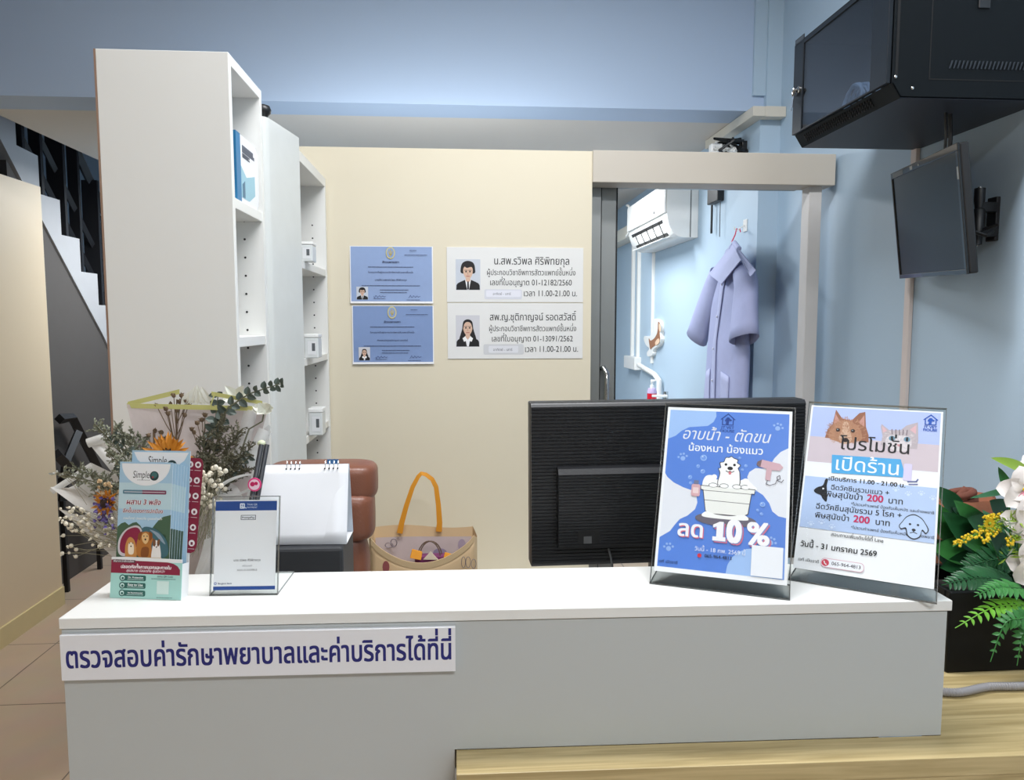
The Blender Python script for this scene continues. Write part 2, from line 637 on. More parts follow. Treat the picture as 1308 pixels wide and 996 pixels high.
# low cream partition on the left with its base board
struct(MB().box(-2.30, -2.185, -3.0, 4.21, 0, 2.262), 'wall_side', PAINT_CREAM2)
struct(MB().box(-2.185, -2.174, -3.0, 4.21, 0, 0.10), 'baseboard_left', mat('cream_skirting', (220, 200, 150), 0.45))
# aluminium sliding door, pushed open behind the cream wall
d1 = tag(bpy.data.objects.new('door_1', None), kind='structure')
COL.objects.link(d1)
d1.location = (0.2, 2.85, 0)
xs0, xs1 = P(767, 380, Y=2.83).x, P(786, 380, Y=2.83).x
m = MB().box(xs0, xs1, 2.83, 2.865, 0.02, 2.10)
m.box(-0.5, -0.43, 2.83, 2.865, 0.02, 2.10)
m.box(-0.43, xs0, 2.835, 2.86, 2.03, 2.10)
m.box(-0.43, xs0, 2.835, 2.86, 0.02, 0.12)
build(m, 'door_frame', ALU, d1, bevel=0.002)
build(MB().box(-0.43, xs0, 2.844, 2.850, 0.12, 2.03), 'pane', clear_mat('door_glass', (215, 228, 226)), d1)
build(MB().box(xs1, xs1 + 0.006, 2.835, 2.86, 0.02, 2.10).box(xs0 - 0.006, xs0, 2.825, 2.84, 0.02, 2.05), 'gasket', BLACK_PL, d1)
hx = P(772, 480, Y=2.80).x
zt, zb = P(772, 471, Y=2.80).z, P(772, 530, Y=2.80).z
m = MB().tube([(hx - .004, 2.83, zt), (hx - .004, 2.80, zt + .004), (hx + .006, 2.782, zt - .02), (hx + .004, 2.78, zt - .06), (hx + .004, 2.78, zb + .03), (hx + .004, 2.80, zb - .06), (hx - .004, 2.83, zb - .07)], 0.010, 10)
build(m, 'door_handle', STEEL, d1, smooth=True)
jx0, jx1 = 0.484, P(766, 380, Y=2.81).x
struct(MB().box(jx0, jx1, 2.803, 2.822, 0, 2.046), 'trim_3', ALU)
struct(MB().box(0.484, 1.30, 2.803, 2.87, 2.055, 2.12), 'trim_4', ALU)

# staircase seen past the cream partition
SX = -2.34
pr = [(4.05, 2.705), (4.295, 2.705), (4.295, 2.494), (4.50, 2.482), (4.50, 2.272)]
y, z = 4.50, 2.272
while z > 0.45:
    y += 0.213
    pr.append((y, z))
    z -= 0.2025
    pr.append((y, z))
pr += [(y + 0.1, z), (y + 0.1, 0.0), (y - 0.12, 0.0), (y - 0.12, 0.16), (5.19, 1.457), (4.585, 2.054), (4.15, 2.495), (4.05, 2.60)]
st = MB().prism([(SX, a, b) for a, b in pr], (-0.9, 0, 0))
tag(build(st, 'staircase', mat('stair_paint', (176, 174, 174), 0.6)), kind='structure')
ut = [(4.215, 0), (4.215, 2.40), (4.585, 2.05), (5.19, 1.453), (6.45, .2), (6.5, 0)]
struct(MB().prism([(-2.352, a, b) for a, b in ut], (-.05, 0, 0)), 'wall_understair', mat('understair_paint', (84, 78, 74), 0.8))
rail = thing('stair_railing', 'black metal stair railing climbing beside the grey steps at left', 'railing', (-2.42, 4.9, 1.9))
def stair_z(yy):
    return 2.272 - (yy - 4.50) / 0.213 * 0.2025
hr = MB()
hr.tube([(-2.42, 4.0, stair_z(4.0) + 0.95), (-2.42, 6.3, stair_z(6.3) + 0.95)], 0.03, 4)
build(hr, 'handrail', DARK_STEEL, rail)
hr = MB()
hr.tube([(-2.42, 4.0, stair_z(4.0) + 0.30), (-2.42, 6.3, stair_z(6.3) + 0.30)], 0.02, 4)
hr.tube([(-2.42, 4.0, stair_z(4.0) + 0.52), (-2.42, 6.3, stair_z(6.3) + 0.52)], 0.02, 4)
build(hr, 'rail_bar', DARK_STEEL, rail)
for i in range(7):
    yy = 4.42 + i * 0.213
    z0 = 2.272 - math.floor((yy - 4.50) / 0.213) * 0.2025 - 0.2025
    w = 0.032 if i % 2 else 0.05
    build(MB().box(-2.42 - w, -2.42 + w, yy - 0.014, yy + 0.014, z0, stair_z(yy) + 0.95), 'baluster', DARK_STEEL, rail)
bk = thing('metal_trestle', 'black metal trestle standing against the dark wall under the stairs', 'trestle', P(95, 600, X=-2.27) * 1)
q = lambda x, y, X=-2.29: P(x, y, X=X)
zf = 0.0
build(MB().tube([q(76, 535), q(92, 533), q(126, 600), q(146, 640)], 0.030, 4), 'top_bar', DARK_STEEL, bk)
build(MB().tube([q(100, 552, -2.25), q(84, 590, -2.25), q(80, 640, -2.25)], 0.026, 4), 'brace', DARK_STEEL, bk)
build(MB().tube([q(72, 580, -2.24), q(104, 612, -2.24), q(128, 640, -2.24)], 0.034, 4), 'lower_bar', DARK_STEEL, bk)
for xx in (78, 122):
    t = q(xx, 610, -2.26)
    build(MB().box(t.x - .012, t.x + .012, t.y - .012, t.y + .012, 0, t.z), 'leg', DARK_STEEL, bk)

# ceiling lamps (above the frame)
for i, (x, y, z, sx, sy, w) in enumerate(LAMPS):
    lt = thing('ceiling_light', ('white ceiling lamp panel above the bookcases', 'white ceiling lamp panel above the front of the room')[i], 'lamp', (x, y, z - 0.03), 'ceiling lamp panels')
    m = MB().box(x - sx / 2 - .03, x + sx / 2 + .03, y - sy / 2 - .03, y + sy / 2 + .03, z, z + 0.03)
    build(m, 'housing', WHITE_PL, lt)
    build(MB().box(x - sx / 2, x + sx / 2, y - sy / 2, y + sy / 2, z - 0.02, z), 'diffuser', mat('lamp_diffuser', (250, 250, 255), 0.5, emit=3.0), lt)
for i, (x, y, sx, sy, w) in enumerate(REAR):
    lt = thing('ceiling_light', ('white ceiling lamp panel in the room behind the doorway', 'white ceiling lamp panel beside the staircase')[i], 'lamp', (x, y, 2.43), 'ceiling lamp panels')
    build(MB().box(x - sx / 2 - .02, x + sx / 2 + .02, y - sy / 2 - .02, y + sy / 2 + .02, 2.44, 2.457), 'housing', WHITE_PL, lt)
    build(MB().box(x - sx / 2, x + sx / 2, y - sy / 2, y + sy / 2, 2.425, 2.44), 'diffuser', mat('lamp_diffuser', (250, 250, 255), 0.5), lt)

lt = thing('fill_tube', 'unseen tube lamp added behind the cream wall as fill light', 'lamp', (-0.10, 2.82, 2.0))  # body for the added fill lamp, out of view
build(MB().box(-.68, .48, 2.80, 2.83, 2.01, 2.09), 'housing', WHITE_PL, lt, bevel=.004)
build(MB().tube([(-.66, 2.845, 2.05), (.46, 2.845, 2.05)], .014, 12), 'tube', mat('lamp_diffuser', (250, 250, 255), 0.5), lt, smooth=True)

# ================================================================== BOOKCASES
def bookcase(label, xb, xo, y0, y1, zt, shelves, ts=0.018, fz=0.03, edge=True):
    """open side looks towards +x"""
    t = thing('bookcase', label, 'bookcase', ((xb + xo) / 2, (y0 + y1) / 2, 0), 'white bookcases')
    build(MB().box(xb + .004, xo, y0, y0 + ts, 0, zt), 'side_panel', WHITE_LAM, t, bevel=0.001)
    m = MB().box(xb + .004, xo, y1 - ts, y1, 0, zt, WHITE_LAM)
    hole = mat('peg_hole', (40, 40, 40), 0.8)
    z = 0.3
    while z < zt - 0.15:
        for xx in (xb + 0.05, xo - 0.045):
            m.lathe([(0.0028, 0), (0.0028, 0.0006)], (xx, y1 - ts, z), 8, hole, axis=(0, -1, 0))
        z += 0.044
    build(m, 'side_panel', None, t)
    build(MB().box(xb, xb + .004, y0, y1, 0, zt), 'back_panel', mat('brown_hardboard', (150, 122, 104), 0.7), t)
    build(MB().box(xb + .004, xo, y0 + ts, y1 - ts, zt - fz, zt), 'top_panel', WHITE_LAM, t, bevel=0.001)
    for z in shelves:
        build(MB().box(xb + .004, xo - .002, y0 + ts, y1 - ts, z - 0.022, z), 'shelf', WHITE_LAM, t, bevel=0.001)
    return t
B1X, B1Y0, B1Y1 = -0.469, 1.65, 1.915
s1 = [P(300.5, 251.6, X=B1X).z, P(306, 430.6, X=B1X).z, 0.95, 0.5, 0.08]
bookcase('tall white bookcase nearest the counter, its plain side facing out', -0.738, B1X, B1Y0, B1Y1, 2.108, s1, fz=0.022)
B2X, B2Y0, B2Y1 = -0.45, 2.235, 2.69
s2 = [P(390, 334, X=B2X).z, P(391.4, 457.7, X=B2X).z, P(394, 557, X=B2X).z, 0.62, 0.08]
bookcase('lower white bookcase against the cream wall with small containers', -0.75, B2X, B2Y0, B2Y1, 2.045, s2)
# tall white board between them, with the black knob on top
zt = P(337, 147, Y=1.97).z
pa, pb = P(338, 147, Y=1.97), P(382, 176, Z=P(337, 147, Y=1.97).z)
dv = (pb - pa).normalized()
nv = V((dv.y, -dv.x, 0))
bd = thing('tall_board', 'tall white rounded board standing between the two bookcases', 'board', ((pa.x + pb.x) / 2, (pa.y + pb.y) / 2, 0))
L = (pb - pa).length
prof = []
for i in range(7):
    a = math.pi / 2 * i / 6
    prof.append(pa + dv * (0.03 - 0.03 * math.sin(a)) + nv * (0.0 + 0.03 * math.cos(a) - 0.03))
prof.append(pa - nv * 0.06)
prof.append(pb - nv * 0.06)
prof.append(pb)
m = MB().prism([V((p.x, p.y, 0)) for p in prof], (0, 0, zt))
build(m, 'board_panel', mat('board_white', (208, 211, 208), .4), bd, smooth=False, bevel=0.004)
kp = pa + dv * 0.035 - nv * 0.018
m = MB().lathe([(0.010, 0), (0.012, 0.008), (0.018, 0.014), (0.020, 0.022), (0.016, 0.032), (0.006, 0.036)], (kp.x, kp.y, zt), 16)
build(m, 'knob', BLACK_PL, bd, smooth=True)
tag(bd.children[-1], 'black rounded knob')
# book on the first shelf, containers on the other bookcase
zb = s1[0]
bt = thing('box_file', 'white box file with a blue spine on the upper shelf', 'box file', (-0.51, 1.79, zb))
bx0, bx1, by0, by1 = -0.556, -0.474, 1.700, 1.885
hh = P(306, 178, X=-0.488).z - zb
zb += .0006
build(MB().box(bx0, bx1 + .001, by0, by0 + 0.034, zb, zb + hh), 'spine', mat('blue_spine', (40, 120, 168), 0.4), bt)
pts = []
for (yy, zz) in ((by0 + .034, 0), (by1 - .02, 0), (by1 - .006, .012), (by1, .03), (by1, hh - .035), (by1 - .008, hh - .012), (by1 - .02, hh)):
    pts.append((bx1, yy, zb + zz))
pts.append((bx1, by0 + .034, zb + hh))
cv = build(MB().prism(pts, (-0.08, 0, 0)), 'cover', PAPER, bt)
m = MB()
for i, (a, b, ww) in enumerate(((.80, .016, .09), (.755, .012, .10), (.72, .006, .06), (.70, .006, .05), (.68, .006, .06))):
    m.box(bx1, bx1 + .0004, by0 + .05, by0 + .05 + ww, zb + hh * a, zb + hh * a + b * .6, ink((70, 80, 100)))
m.prism([(bx1, by0 + .036, zb + .01), (bx1, by0 + .10, zb + .01), (bx1, by0 + .15, zb + .03), (bx1, by0 + .15, zb + .075), (bx1, by0 + .08, zb + .06), (bx1, by0 + .036, zb + .08)], (.0003, 0, 0), ink((150, 196, 212)))
m.prism([(bx1 + .0004, by0 + .045, zb + .012), (bx1 + .0004, by0 + .065, zb + .012), (bx1 + .0004, by0 + .065, zb + .05), (bx1 + .0004, by0 + .045, zb + .04)], (.0003, 0, 0), ink((60, 110, 140)))
build(m, 'cover_print', None, cv)
CLP = mat('frosted_container', (214, 218, 218), 0.25, noise=0.02)
def container(px, zs, hpx, label, wpx):
    yy = 2.33
    p = P(px, 400, Y=yy)
    w = wpx * yy / FPX
    h = hpx * yy / FPX
    t = thing('container', label, 'container', (p.x, yy, zs), 'small frosted containers')
    x0, x1 = p.x - w / 2, p.x + w / 2
    build(MB().box(x0, x1, yy - .03, yy + .03, zs, zs + h * .85), 'body', CLP, t, bevel=0.003)
    build(MB().box(x0 - .001, x1 + .001, yy - .031, yy + .031, zs + h * .85, zs + h), 'lid', WHITE_PL, t, bevel=0.002)
    m = MB().box(x0 + w * .25, x0 + w * .85, yy - .0308, yy - .0302, zs + h * .15, zs + h * .7, ink((222, 224, 226)))
    m.box(x0 + w * .55, x0 + w * .78, yy - .0312, yy - .0308, zs + h * .3, zs + h * .62, ink((90, 94, 98)))
    build(m, 'sticker', None, t)
container(395, s2[0], 24, 'small frosted container on the upper shelf of the far bookcase', 16)
container(399, s2[1], 30, 'small frosted container on the middle shelf of the far bookcase', 17)
container(402, s2[2], 34, 'small frosted container on the lower shelf of the far bookcase', 17)

# ================================================================== COUNTER, SIGN, WOODEN DESK
CT = 1.12
CYAW = -0.020
CF = frame((-0.5832, 1.1082, 0), CYAW)
CW, CD = 1.349, 0.188
ct = thing('reception_counter', 'long white reception counter with a raised ledge', 'counter', mw=CF)
build(MB().box(0, CW, 0, CD, CT - .0165, CT), 'top_panel', WHITE_LAM, ct, local=True, bevel=0.0012)
fx = 0.5755
pts = [(0.002, 0.003, 0), (fx, 0.003, 0), (fx, 0.003, 0.90), (CW - .006, 0.003, 0.90), (CW - .006, 0.003, CT - .018), (0.002, 0.003, CT - .018)]
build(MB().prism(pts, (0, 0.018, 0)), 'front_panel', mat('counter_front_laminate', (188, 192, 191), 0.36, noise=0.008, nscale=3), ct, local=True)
build(MB().box(0.002, 0.02, 0.021, CD - .002, 0, CT - .018), 'side_panel', WHITE_LAM, ct, local=True)
build(MB().box(CW - .024, CW - .006, 0.021, CD - .002, 0.90, CT - .018), 'side_panel', WHITE_LAM, ct, local=True)
build(MB().box(0.02, CW - .024, CD - .02, CD - .002, 0.78, CT - .018), 'back_panel', WHITE_LAM, ct, local=True)
build(MB().box(0.02, CW - .03, CD, 0.52, 0.755, 0.78), 'work_surface', WHITE_LAM, ct, local=True)
build(MB().box(0.02, 0.04, CD, 0.50, 0, 0.755), 'side_panel', WHITE_LAM, ct, local=True)
build(MB().box(CW - .05, CW - .03, 0.40, 0.50, 0, 0.755), 'side_panel', WHITE_LAM, ct, local=True)
sg = MB().box(0, 0.5745, -0.008, 0, 0, 0.068, mat('white_acrylic_board', (233, 234, 238), 0.25, noise=0.005))
pr_ = Print(sg, 0.5745, 0.068, -0.00808, .00004)
pr_.text((30, 36, 116), 'ตรวจสอบค่ารักษาพยาบาลและค่าบริการได้ที่นี่', 0.014, 0.988, 0.72, bold=0.022, hmul=1.40)
so = build(sg, 'counter_sign', None, parent=None, loc=(0, 0, 0))
so.matrix_world = CF @ Matrix.Translation((0.0035, 0.002, CT - .0915))
so.location.z += 0.0
tag(so, 'white sign board with navy lettering along the counter front', 'sign')
WZ = 0.90
wd = thing('wooden_desk', 'pale wooden desk with a grained front under the plant', 'desk', (0.69, 1.4, 0))
wf0, wf1 = P(583, 988.8, Z=WZ), P(1308, 964.2, Z=WZ)
sl = (wf1.y - wf0.y) / (wf1.x - wf0.x)
yA, yB = wf0.y, wf0.y + sl * (1.385 - wf0.x)
k0, k1, k2 = CF @ V((0.577, .0026, 0)), CF @ V((CW - .0055, .0026, 0)), CF @ V((CW - .0055, CD + .001, 0))
cl = [(wf0.x, yA), (1.385, yB), (1.385, 1.80), (0.79, 1.80), (0.79, k2.y), (k2.x, k2.y), (k1.x, k1.y), (wf0.x, k0.y)]
build(MB().prism([(p[0], p[1], WZ - .03) for p in cl], (0, 0, .0295)), 'desk_top', WOOD, wd, bevel=0.001)
build(MB().hexa((wf0.x, yA + .002, 0), (1.383, yB + .002, 0), (1.383, yB + .002, WZ - .03), (wf0.x, yA + .002, WZ - .03), (0, .018, 0)), 'front_panel', WOOD, wd)
build(MB().box(1.365, 1.383, yB + .022, 1.795, 0, WZ - .03), 'side_panel', WOOD, wd)
build(MB().box(0.795, 0.813, 1.34, 1.795, 0, WZ - .03), 'side_panel', WOOD, wd)

# ================================================================== SIGNS ON THE CREAM WALL
def portrait(pr, u0, v0, u1, v1, woman=False):
    W_, H_ = u1 - u0, v1 - v0
    g = lambda a, b: (u0 + a * W_, v0 + b * H_)
    pr.rect((200, 206, 216) if not woman else (206, 206, 212), u0, v0, u1, v1)
    hair, skin, suit = (26, 22, 24), (214, 180, 158), (22, 22, 26)
    if woman:
        pr.blob(hair, [g(.5, .13), g(.68, .20), g(.74, .45), g(.84, .70), g(.86, .84), g(.70, .86), g(.30, .86), g(.14, .84), g(.16, .70), g(.26, .45), g(.32, .20)])
    pr.poly(suit, [g(0.02, .995), g(.03, .84), g(.08, .78), g(.2, .73), g(.40, .66), g(.60, .66), g(.8, .73), g(.92, .78), g(.97, .84), g(.98, .995)])
    pr.poly((236, 236, 238), [g(.38, .66), g(.62, .66), g(.54, .99), g(.46, .99)])
    if woman:
        pr.poly((240, 240, 240), [g(.40, .66), g(.48, .80), g(.34, .84), g(.28, .73)])
        pr.poly((240, 240, 240), [g(.60, .66), g(.52, .80), g(.66, .84), g(.72, .73)])
    pr.poly(skin, [g(.42, .55), g(.58, .55), g(.6, .68), g(.5, .78), g(.4, .68)])
    if not woman:
        pr.blob(hair, [g(.5, .05), g(.72, .12), g(.79, .32), g(.74, .46), g(.26, .46), g(.2, .32), g(.28, .12)])
    pr.blob(skin, [g(.5, .2), g(.67, .27), g(.69, .43), g(.62, .58), g(.5, .65), g(.38, .58), g(.31, .43), g(.33, .27)])
    if not woman:
        pr.blob(hair, [g(.26, .32), g(.32, .14), g(.55, .10), g(.74, .2), g(.74, .34), g(.64, .25), g(.46, .28), g(.36, .24)])
        pr.poly((34, 34, 44), [g(.47, .72), g(.53, .72), g(.54, .97), g(.5, .99), g(.46, .97)])
    else:
        pr.blob(hair, [g(.3, .42), g(.32, .2), g(.5, .14), g(.68, .2), g(.7, .42), g(.63, .26), g(.5, .21), g(.37, .26)])
    for a in (.42, .58):
        pr.ell((50, 34, 30), *g(a, .40), .035 * W_, n=8)
        pr.line((50, 36, 32), [g(a - .06, .355), g(a + .06, .355)], .02 * W_)
    pr.line((176, 132, 112), [g(.5, .42), g(.485, .49), g(.515, .49)], .014 * W_)
    pr.line((176, 92, 88), [g(.44, .55), g(.56, .55)], .03 * W_)
def wall_board(name, label, cat, tl, br, yw=2.70, th=0.003, base=PAPER, group=None):
    a, b = P(*tl, Y=yw), P(*br, Y=yw)
    w, h = b.x - a.x, a.z - b.z
    m = MB().box(0, w, -th, 0, 0, h, base)
    pr = Print(m, w, h, -th - .00004, 0.00002)
    def fin():
        o = build(m, name, None, loc=(0, 0, 0))
        o.location = (a.x, yw, b.z)
        return tag(o, label, cat, group)
    return pr, fin
BOARD = mat('white_sign_board', (228, 228, 226), 0.45, noise=0.006)
pr, fin = wall_board('name_board', 'white name board with the man\'s photo, upper of the two', 'sign', (570.5, 315.5), (744.5, 386), base=BOARD, group='vet name boards')
portrait(pr, .064, .22, .243, .78)
K = (26, 26, 30)
pr.text(K, 'น.สพ.รวิพล ศิริพิทยกุล', .345, .895, .31, bold=.006, hmul=1.25)
pr.text(K, 'ผู้ประกอบวิชาชีพการสัตวแพทย์ชั้นหนึ่ง', .292, .942, .505, bold=.004, hmul=1.3)
pr.text(K, 'เลขที่ใบอนุญาต 01-12182/2560', .315, .915, .69, bold=.004, hmul=1.22)
pr.text(K, 'เวลา 11.00-21.00 น.', .562, .955, .89, bold=.004, hmul=1.22)
pr.rrect((214, 216, 224), .272, .765, .548, .945, .012)
pr.rrect((228, 229, 238), .285, .785, .54, .905, .01)
pr.text((70, 72, 84), 'อาทิตย์ - เสาร์', .335, .465, .87, bold=.004)
fin()
pr, fin = wall_board('name_board', 'white name board with the woman\'s photo, lower of the two', 'sign', (571.5, 386.8), (744, 457.5), base=BOARD, group='vet name boards')
portrait(pr, .06, .22, .235, .785, woman=True)
pr.text(K, 'สพ.ญ.ชุติกาญจน์ รอดสวัสดิ์', .31, .948, .31, bold=.006, hmul=1.25)
pr.text(K, 'ผู้ประกอบวิชาชีพการสัตวแพทย์ชั้นหนึ่ง', .305, .95, .505, bold=.004, hmul=1.3)
pr.text(K, 'เลขที่ใบอนุญาต 01-13091/2562', .325, .925, .69, bold=.004, hmul=1.22)
pr.text(K, 'เวลา 11.00-21.00 น.', .57, .965, .88, bold=.004, hmul=1.22)
pr.rrect((206, 207, 210), .262, .74, .56, .925, .012)
pr.rrect((222, 223, 228), .30, .77, .52, .895, .01)
pr.text((70, 72, 84), 'อาทิตย์ - เสาร์', .335, .475, .86, bold=.004)
fin()
CERT = mat('blue_certificate_paper', (146, 168, 208), 0.22, noise=0.03, nscale=60, coat=0.4)
CERT2 = mat('deeper_blue_certificate_paper', (126, 150, 194), 0.25, noise=0.03, nscale=60, coat=0.3)
for (nm, tl, br, lab, basem, wm) in (('certificate', (446.5, 314), (553.5, 387.5), 'pale blue certificate with the man\'s photo, upper of two', CERT, False),
                                     ('certificate', (449.5, 390), (554.5, 464.5), 'deeper blue certificate with the woman\'s photo, lower of two', CERT2, True)):
    a, b = P(*tl, Y=2.70), P(*br, Y=2.70)
    w, h = b.x - a.x, a.z - b.z
    t = thing(nm, lab, 'certificate', group='vet certificates', mw=Matrix.Translation((a.x, 2.70, b.z)))
    # the sheet bellies slightly, its lower edge lifting off the wall
    def bow(u, v):
        return -.0012 - .006 * (1 - v) ** 8 - 0.0035 * math.sin(math.pi * v)
    m = MB()
    m.grid(lambda u, v: V((u * w, bow(u, v), v * h)), 4, 16, PAPER)
    m.grid(lambda u, v: V((w * (.012 + u * .976), bow(0, .035 + v * .955) - .0005, h * (.035 + v * .955))), 4, 16, basem)
    build(m, 'sheet', None, t, local=True, smooth=True)
    m2 = MB()
    pr = Print(m2, w, h, -.0062, .00004)
    D = (44, 52, 84)
    pr.ell((206, 196, 132), .49, .12, .055, .105, 24)
    pr.ell((132, 158, 206), .49, .12, .043, .085, 24)
    pr.line((190, 172, 92), [(.49, .06), (.49, .18)], .012)
    pr.line((190, 172, 92), [(.468, .09), (.48, .15), (.50, .15), (.512, .09)], .01)
    pr.text(D, 'สัตวแพทยสภา', .39, .59, .295, bold=.02)
    pr.text(D, 'ใบอนุญาตเป็นผู้ประกอบวิชาชีพการสัตวแพทย์ชั้นหนึ่ง', .22, .76, .47, bold=.01)
    pr.text(D, 'สัตวแพทย์หญิงชุติกาญจน์ รอดสวัสดิ์' if wm else 'นายสัตวแพทย์รวิพล ศิริพิทยกุล', .30, .68, .605, bold=.01)
    for (u0, u1, vv) in ((.72, .80, .075), (.66, .93, .155), (.22, .76, .365), (.14, .84, .69), (.36, .70, .765), (.36, .68, .81)):
        pr.scribble(D, u0, u1, vv, .006, seed=int(vv * 1000))
    for k in range(2):
        u0 = .28 + k * .42
        pts = [(u0 + i * .012, .88 + .03 * math.sin(i * 1.9 + k) * (1 - i / 16)) for i in range(13)]
        pr.line((40, 50, 110), pts, .004)
    pr.scribble(D, .28, .42, .92, .005, 5)
    pr.scribble(D, .68, .84, .94, .005, 6)
    portrait(pr, .075, .71, .215, .935, woman=wm)
    build(m2, 'print', None, t, local=True)

# ================================================================== POSTER STANDS
def logo(pr, c, u, v, r):
    """house outline with a dog's head; r = half width as a fraction of the panel"""
    k = r * pr.w / pr.h
    g = lambda a, b: (u + a * r, v + b * k)
    pr.line(c, [g(-1.05, -.15), g(0, -1.1), g(1.05, -.15)], r * .18)
    pr.line(c, [g(-.82, -.25), g(-.82, .75), g(.82, .75), g(.82, -.25)], r * .16)
    pr.blob(c, [g(-.5, .1), g(-.2, -.45), g(.15, -.5), g(.3, -.3), g(.6, -.1), g(.5, .12), g(.2, .15), g(.1, .7), g(-.3, .7), g(-.28, .2)], 5)
    pr.text(c, 'JT VET', u - r * 1.0, u + r * 1.0, v + k * 1.42, size=.028 * r / .06, bold=.03)
    pr.text(c, 'HOUSE', u - r * 1.05, u + r * 1.05, v + k * 1.98, size=.026 * r / .06, bold=.03)
def acrylic_stand(name, label, F, w, h, gap=0.02, foot=0.07, lean=0.45):
    """slanted clear stand: two sheets and a foot; F = frame at the front lower edge of the leaning sheets"""
    t = thing(name, label, 'sign holder', group='clear acrylic stands', mw=F)
    L = MB()
    g = Matrix.Rotation(-lean, 4, 'X')
    def tb(x0, x1, y0, y1, z0, z1):
        mm = MB().box(x0, x1, y0, y1, z0, z1)
        mm.v = [g @ p for p in mm.v]
        return mm
    build(tb(-.004, w + .004, -.0028, -.0019, 0, h + gap + .003), 'front_sheet', ACRYL, t, local=True)
    build(tb(-.004, w + .004, .0010, .0022, 0, h + gap + .006), 'back_sheet', ACRYL, t, local=True)
    e = MB()
    for (x0, x1, z0, z1) in ((-.005, -.0038, 0, h + gap + .006), (w + .0038, w + .005, 0, h + gap + .006), (-.005, w + .005, h + gap + .005, h + gap + .0065), (-.005, w + .005, 0, .0015)):
        mm = tb(x0, x1, -.0028, .0022, z0, z1)
        e.add(mm.v, mm.f)
    build(e, 'polished_edge', ACRYL_EDGE, t, local=True)
    f = MB().box(-.004, w + .004, 0.0, foot, 0.0004, .0022)
    build(f, 'foot', ACRYL, t, local=True)
    f = MB().box(-.005, w + .005, -.001, 0.0, 0.0002, .0024).box(w + .004, w + .005, 0, foot, .0002, .0024).box(-.005, -.004, 0, foot, .0002, .0024).box(-.005, w + .005, foot, foot + .001, .0002, .0024)
    build(f, 'foot_edge', ACRYL_EDGE, t, local=True)
    return t
def poster(name, label, F, lean, w, h, gap, base=PAPER, cat='poster'):
    m = MB().box(0, w, -.0003, .0003, 0, h, base)
    pr = Print(m, w, h, -.00031, .00001)
    def fin():
        o = build(m, name, None, loc=(0, 0, 0))
        o.matrix_world = F @ Matrix.Rotation(-lean, 4, 'X') @ Matrix.Translation((0, 0, gap))
        return tag(o, label, cat)
    return pr, fin
def fur(pr, cols, box, inside_, cen, n, L, t, seed):
    r = random.Random(seed)
    y0 = pr.y - pr.st
    k = 0
    while k < n:
        u, v = r.uniform(box[0], box[2]), r.uniform(box[1], box[3])
        if not inside_(u, v):
            continue
        a = math.atan2((v - cen[1]) * pr.h, (u - cen[0]) * pr.w) + r.uniform(-.4, .4)
        l = L * r.uniform(.5, 1.2)
        pr.y = y0 - pr.st * (k % 6)
        pr.line(cols[r.randrange(len(cols))], [(u, v), (u + math.cos(a) * l, v + math.sin(a) * l * pr.w / pr.h)], t)
        k += 1
    pr.y = y0 - pr.st * 8
# --- blue grooming poster
LN1 = 0.450
F1 = frame((0.3197, 1.198 - .0098, CT), -0.4271)
F1 = Matrix.Translation((0, 0, 0)) @ F1
acrylic_stand('acrylic_stand', 'clear acrylic stand holding the blue grooming poster', F1, .208, .289, .022, .07, LN1)
pr, fin = poster('poster', 'blue poster with a white dog in a bathtub', F1, LN1, .208, .289, .022)
BL, LB, WH = (86, 130, 214), (158, 190, 236), (226, 228, 236)
pr.rect(BL, .022, .018, .978, .972)
pr.poly(LB, [(.022, .018)] + [(.40, .018), (.405, .05), (.385, .085), (.34, .112), (.27, .118), (.19, .125), (.13, .15), (.08, .185), (.022, .205)])
pr.poly(WH, [(.022, .42), (.045, .445), (.10, .475), (.18, .50), (.255, .515), (.29, .55), (.30, .585), (.285, .625), (.23, .665), (.17, .69), (.135, .725), (.10, .765), (.022, .805)])
pr.poly(WH, [(.978, .225), (.92, .25), (.875, .29), (.845, .335), (.80, .355), (.735, .355), (.69, .38), (.675, .41), (.69, .45), (.73, .48), (.80, .51), (.85, .555), (.875, .60), (.92, .625), (.978, .632)])
pr.poly(LB, [(.55, .972)] + [(.55 + .0 + .21 * (1 - math.cos(a)), .972 - .155 * math.sin(a)) for a in [i * math.pi / 10 for i in range(1, 10)]] + [(.97, .972)])
pr.poly((120, 158, 226), [(.978, .80), (.90, .815), (.83, .85), (.80, .90), (.83, .95), (.90, .972), (.978, .972)])
logo(pr, (26, 62, 140), .50, .072, .052)
pr.text(WH, 'อาบน้ำ - ตัดขน', .145, .845, .20, bold=.004, shear=.28, hmul=1.15)
pr.text((240, 242, 248), 'น้องหมา น้องแมว', .20, .785, .272, bold=.012, hmul=1.0)
for (u, v, r, ro) in ((.155, .315, .045, -.2), (.895, .10, .045, .3), (.10, .858, .045, -.1), (.875, .77, .045, .4)):
    pr.paw((146, 178, 232), u, v, r, ro)
for (u, v, r) in ((.325, .312, .026), (.285, .365, .014), (.325, .395, .018), (.227, .435, .016), (.235, .47, .012), (.66, .345, .012), (.635, .37, .01), (.735, .485, .018), (.80, .565, .02), (.765, .60, .01), (.795, .62, .012), (.61, .30, .01)):
    pr.ell((150, 186, 238), u, v, r)
    pr.ell((112, 152, 224), u, v, r * .7)
    pr.ell((226, 236, 250), u - r * .3, v - r * .25, r * .2, n=8)
pr.ell((104, 98, 112), .525, .672, .235, .040, 28)                 # shadow mat under the tub
LINE = (44, 42, 46)
pr.blob((246, 246, 246), [(.33, .47), (.35, .425), (.40, .415), (.45, .44), (.60, .44), (.66, .425), (.72, .455), (.73, .49), (.36, .50)])   # foam
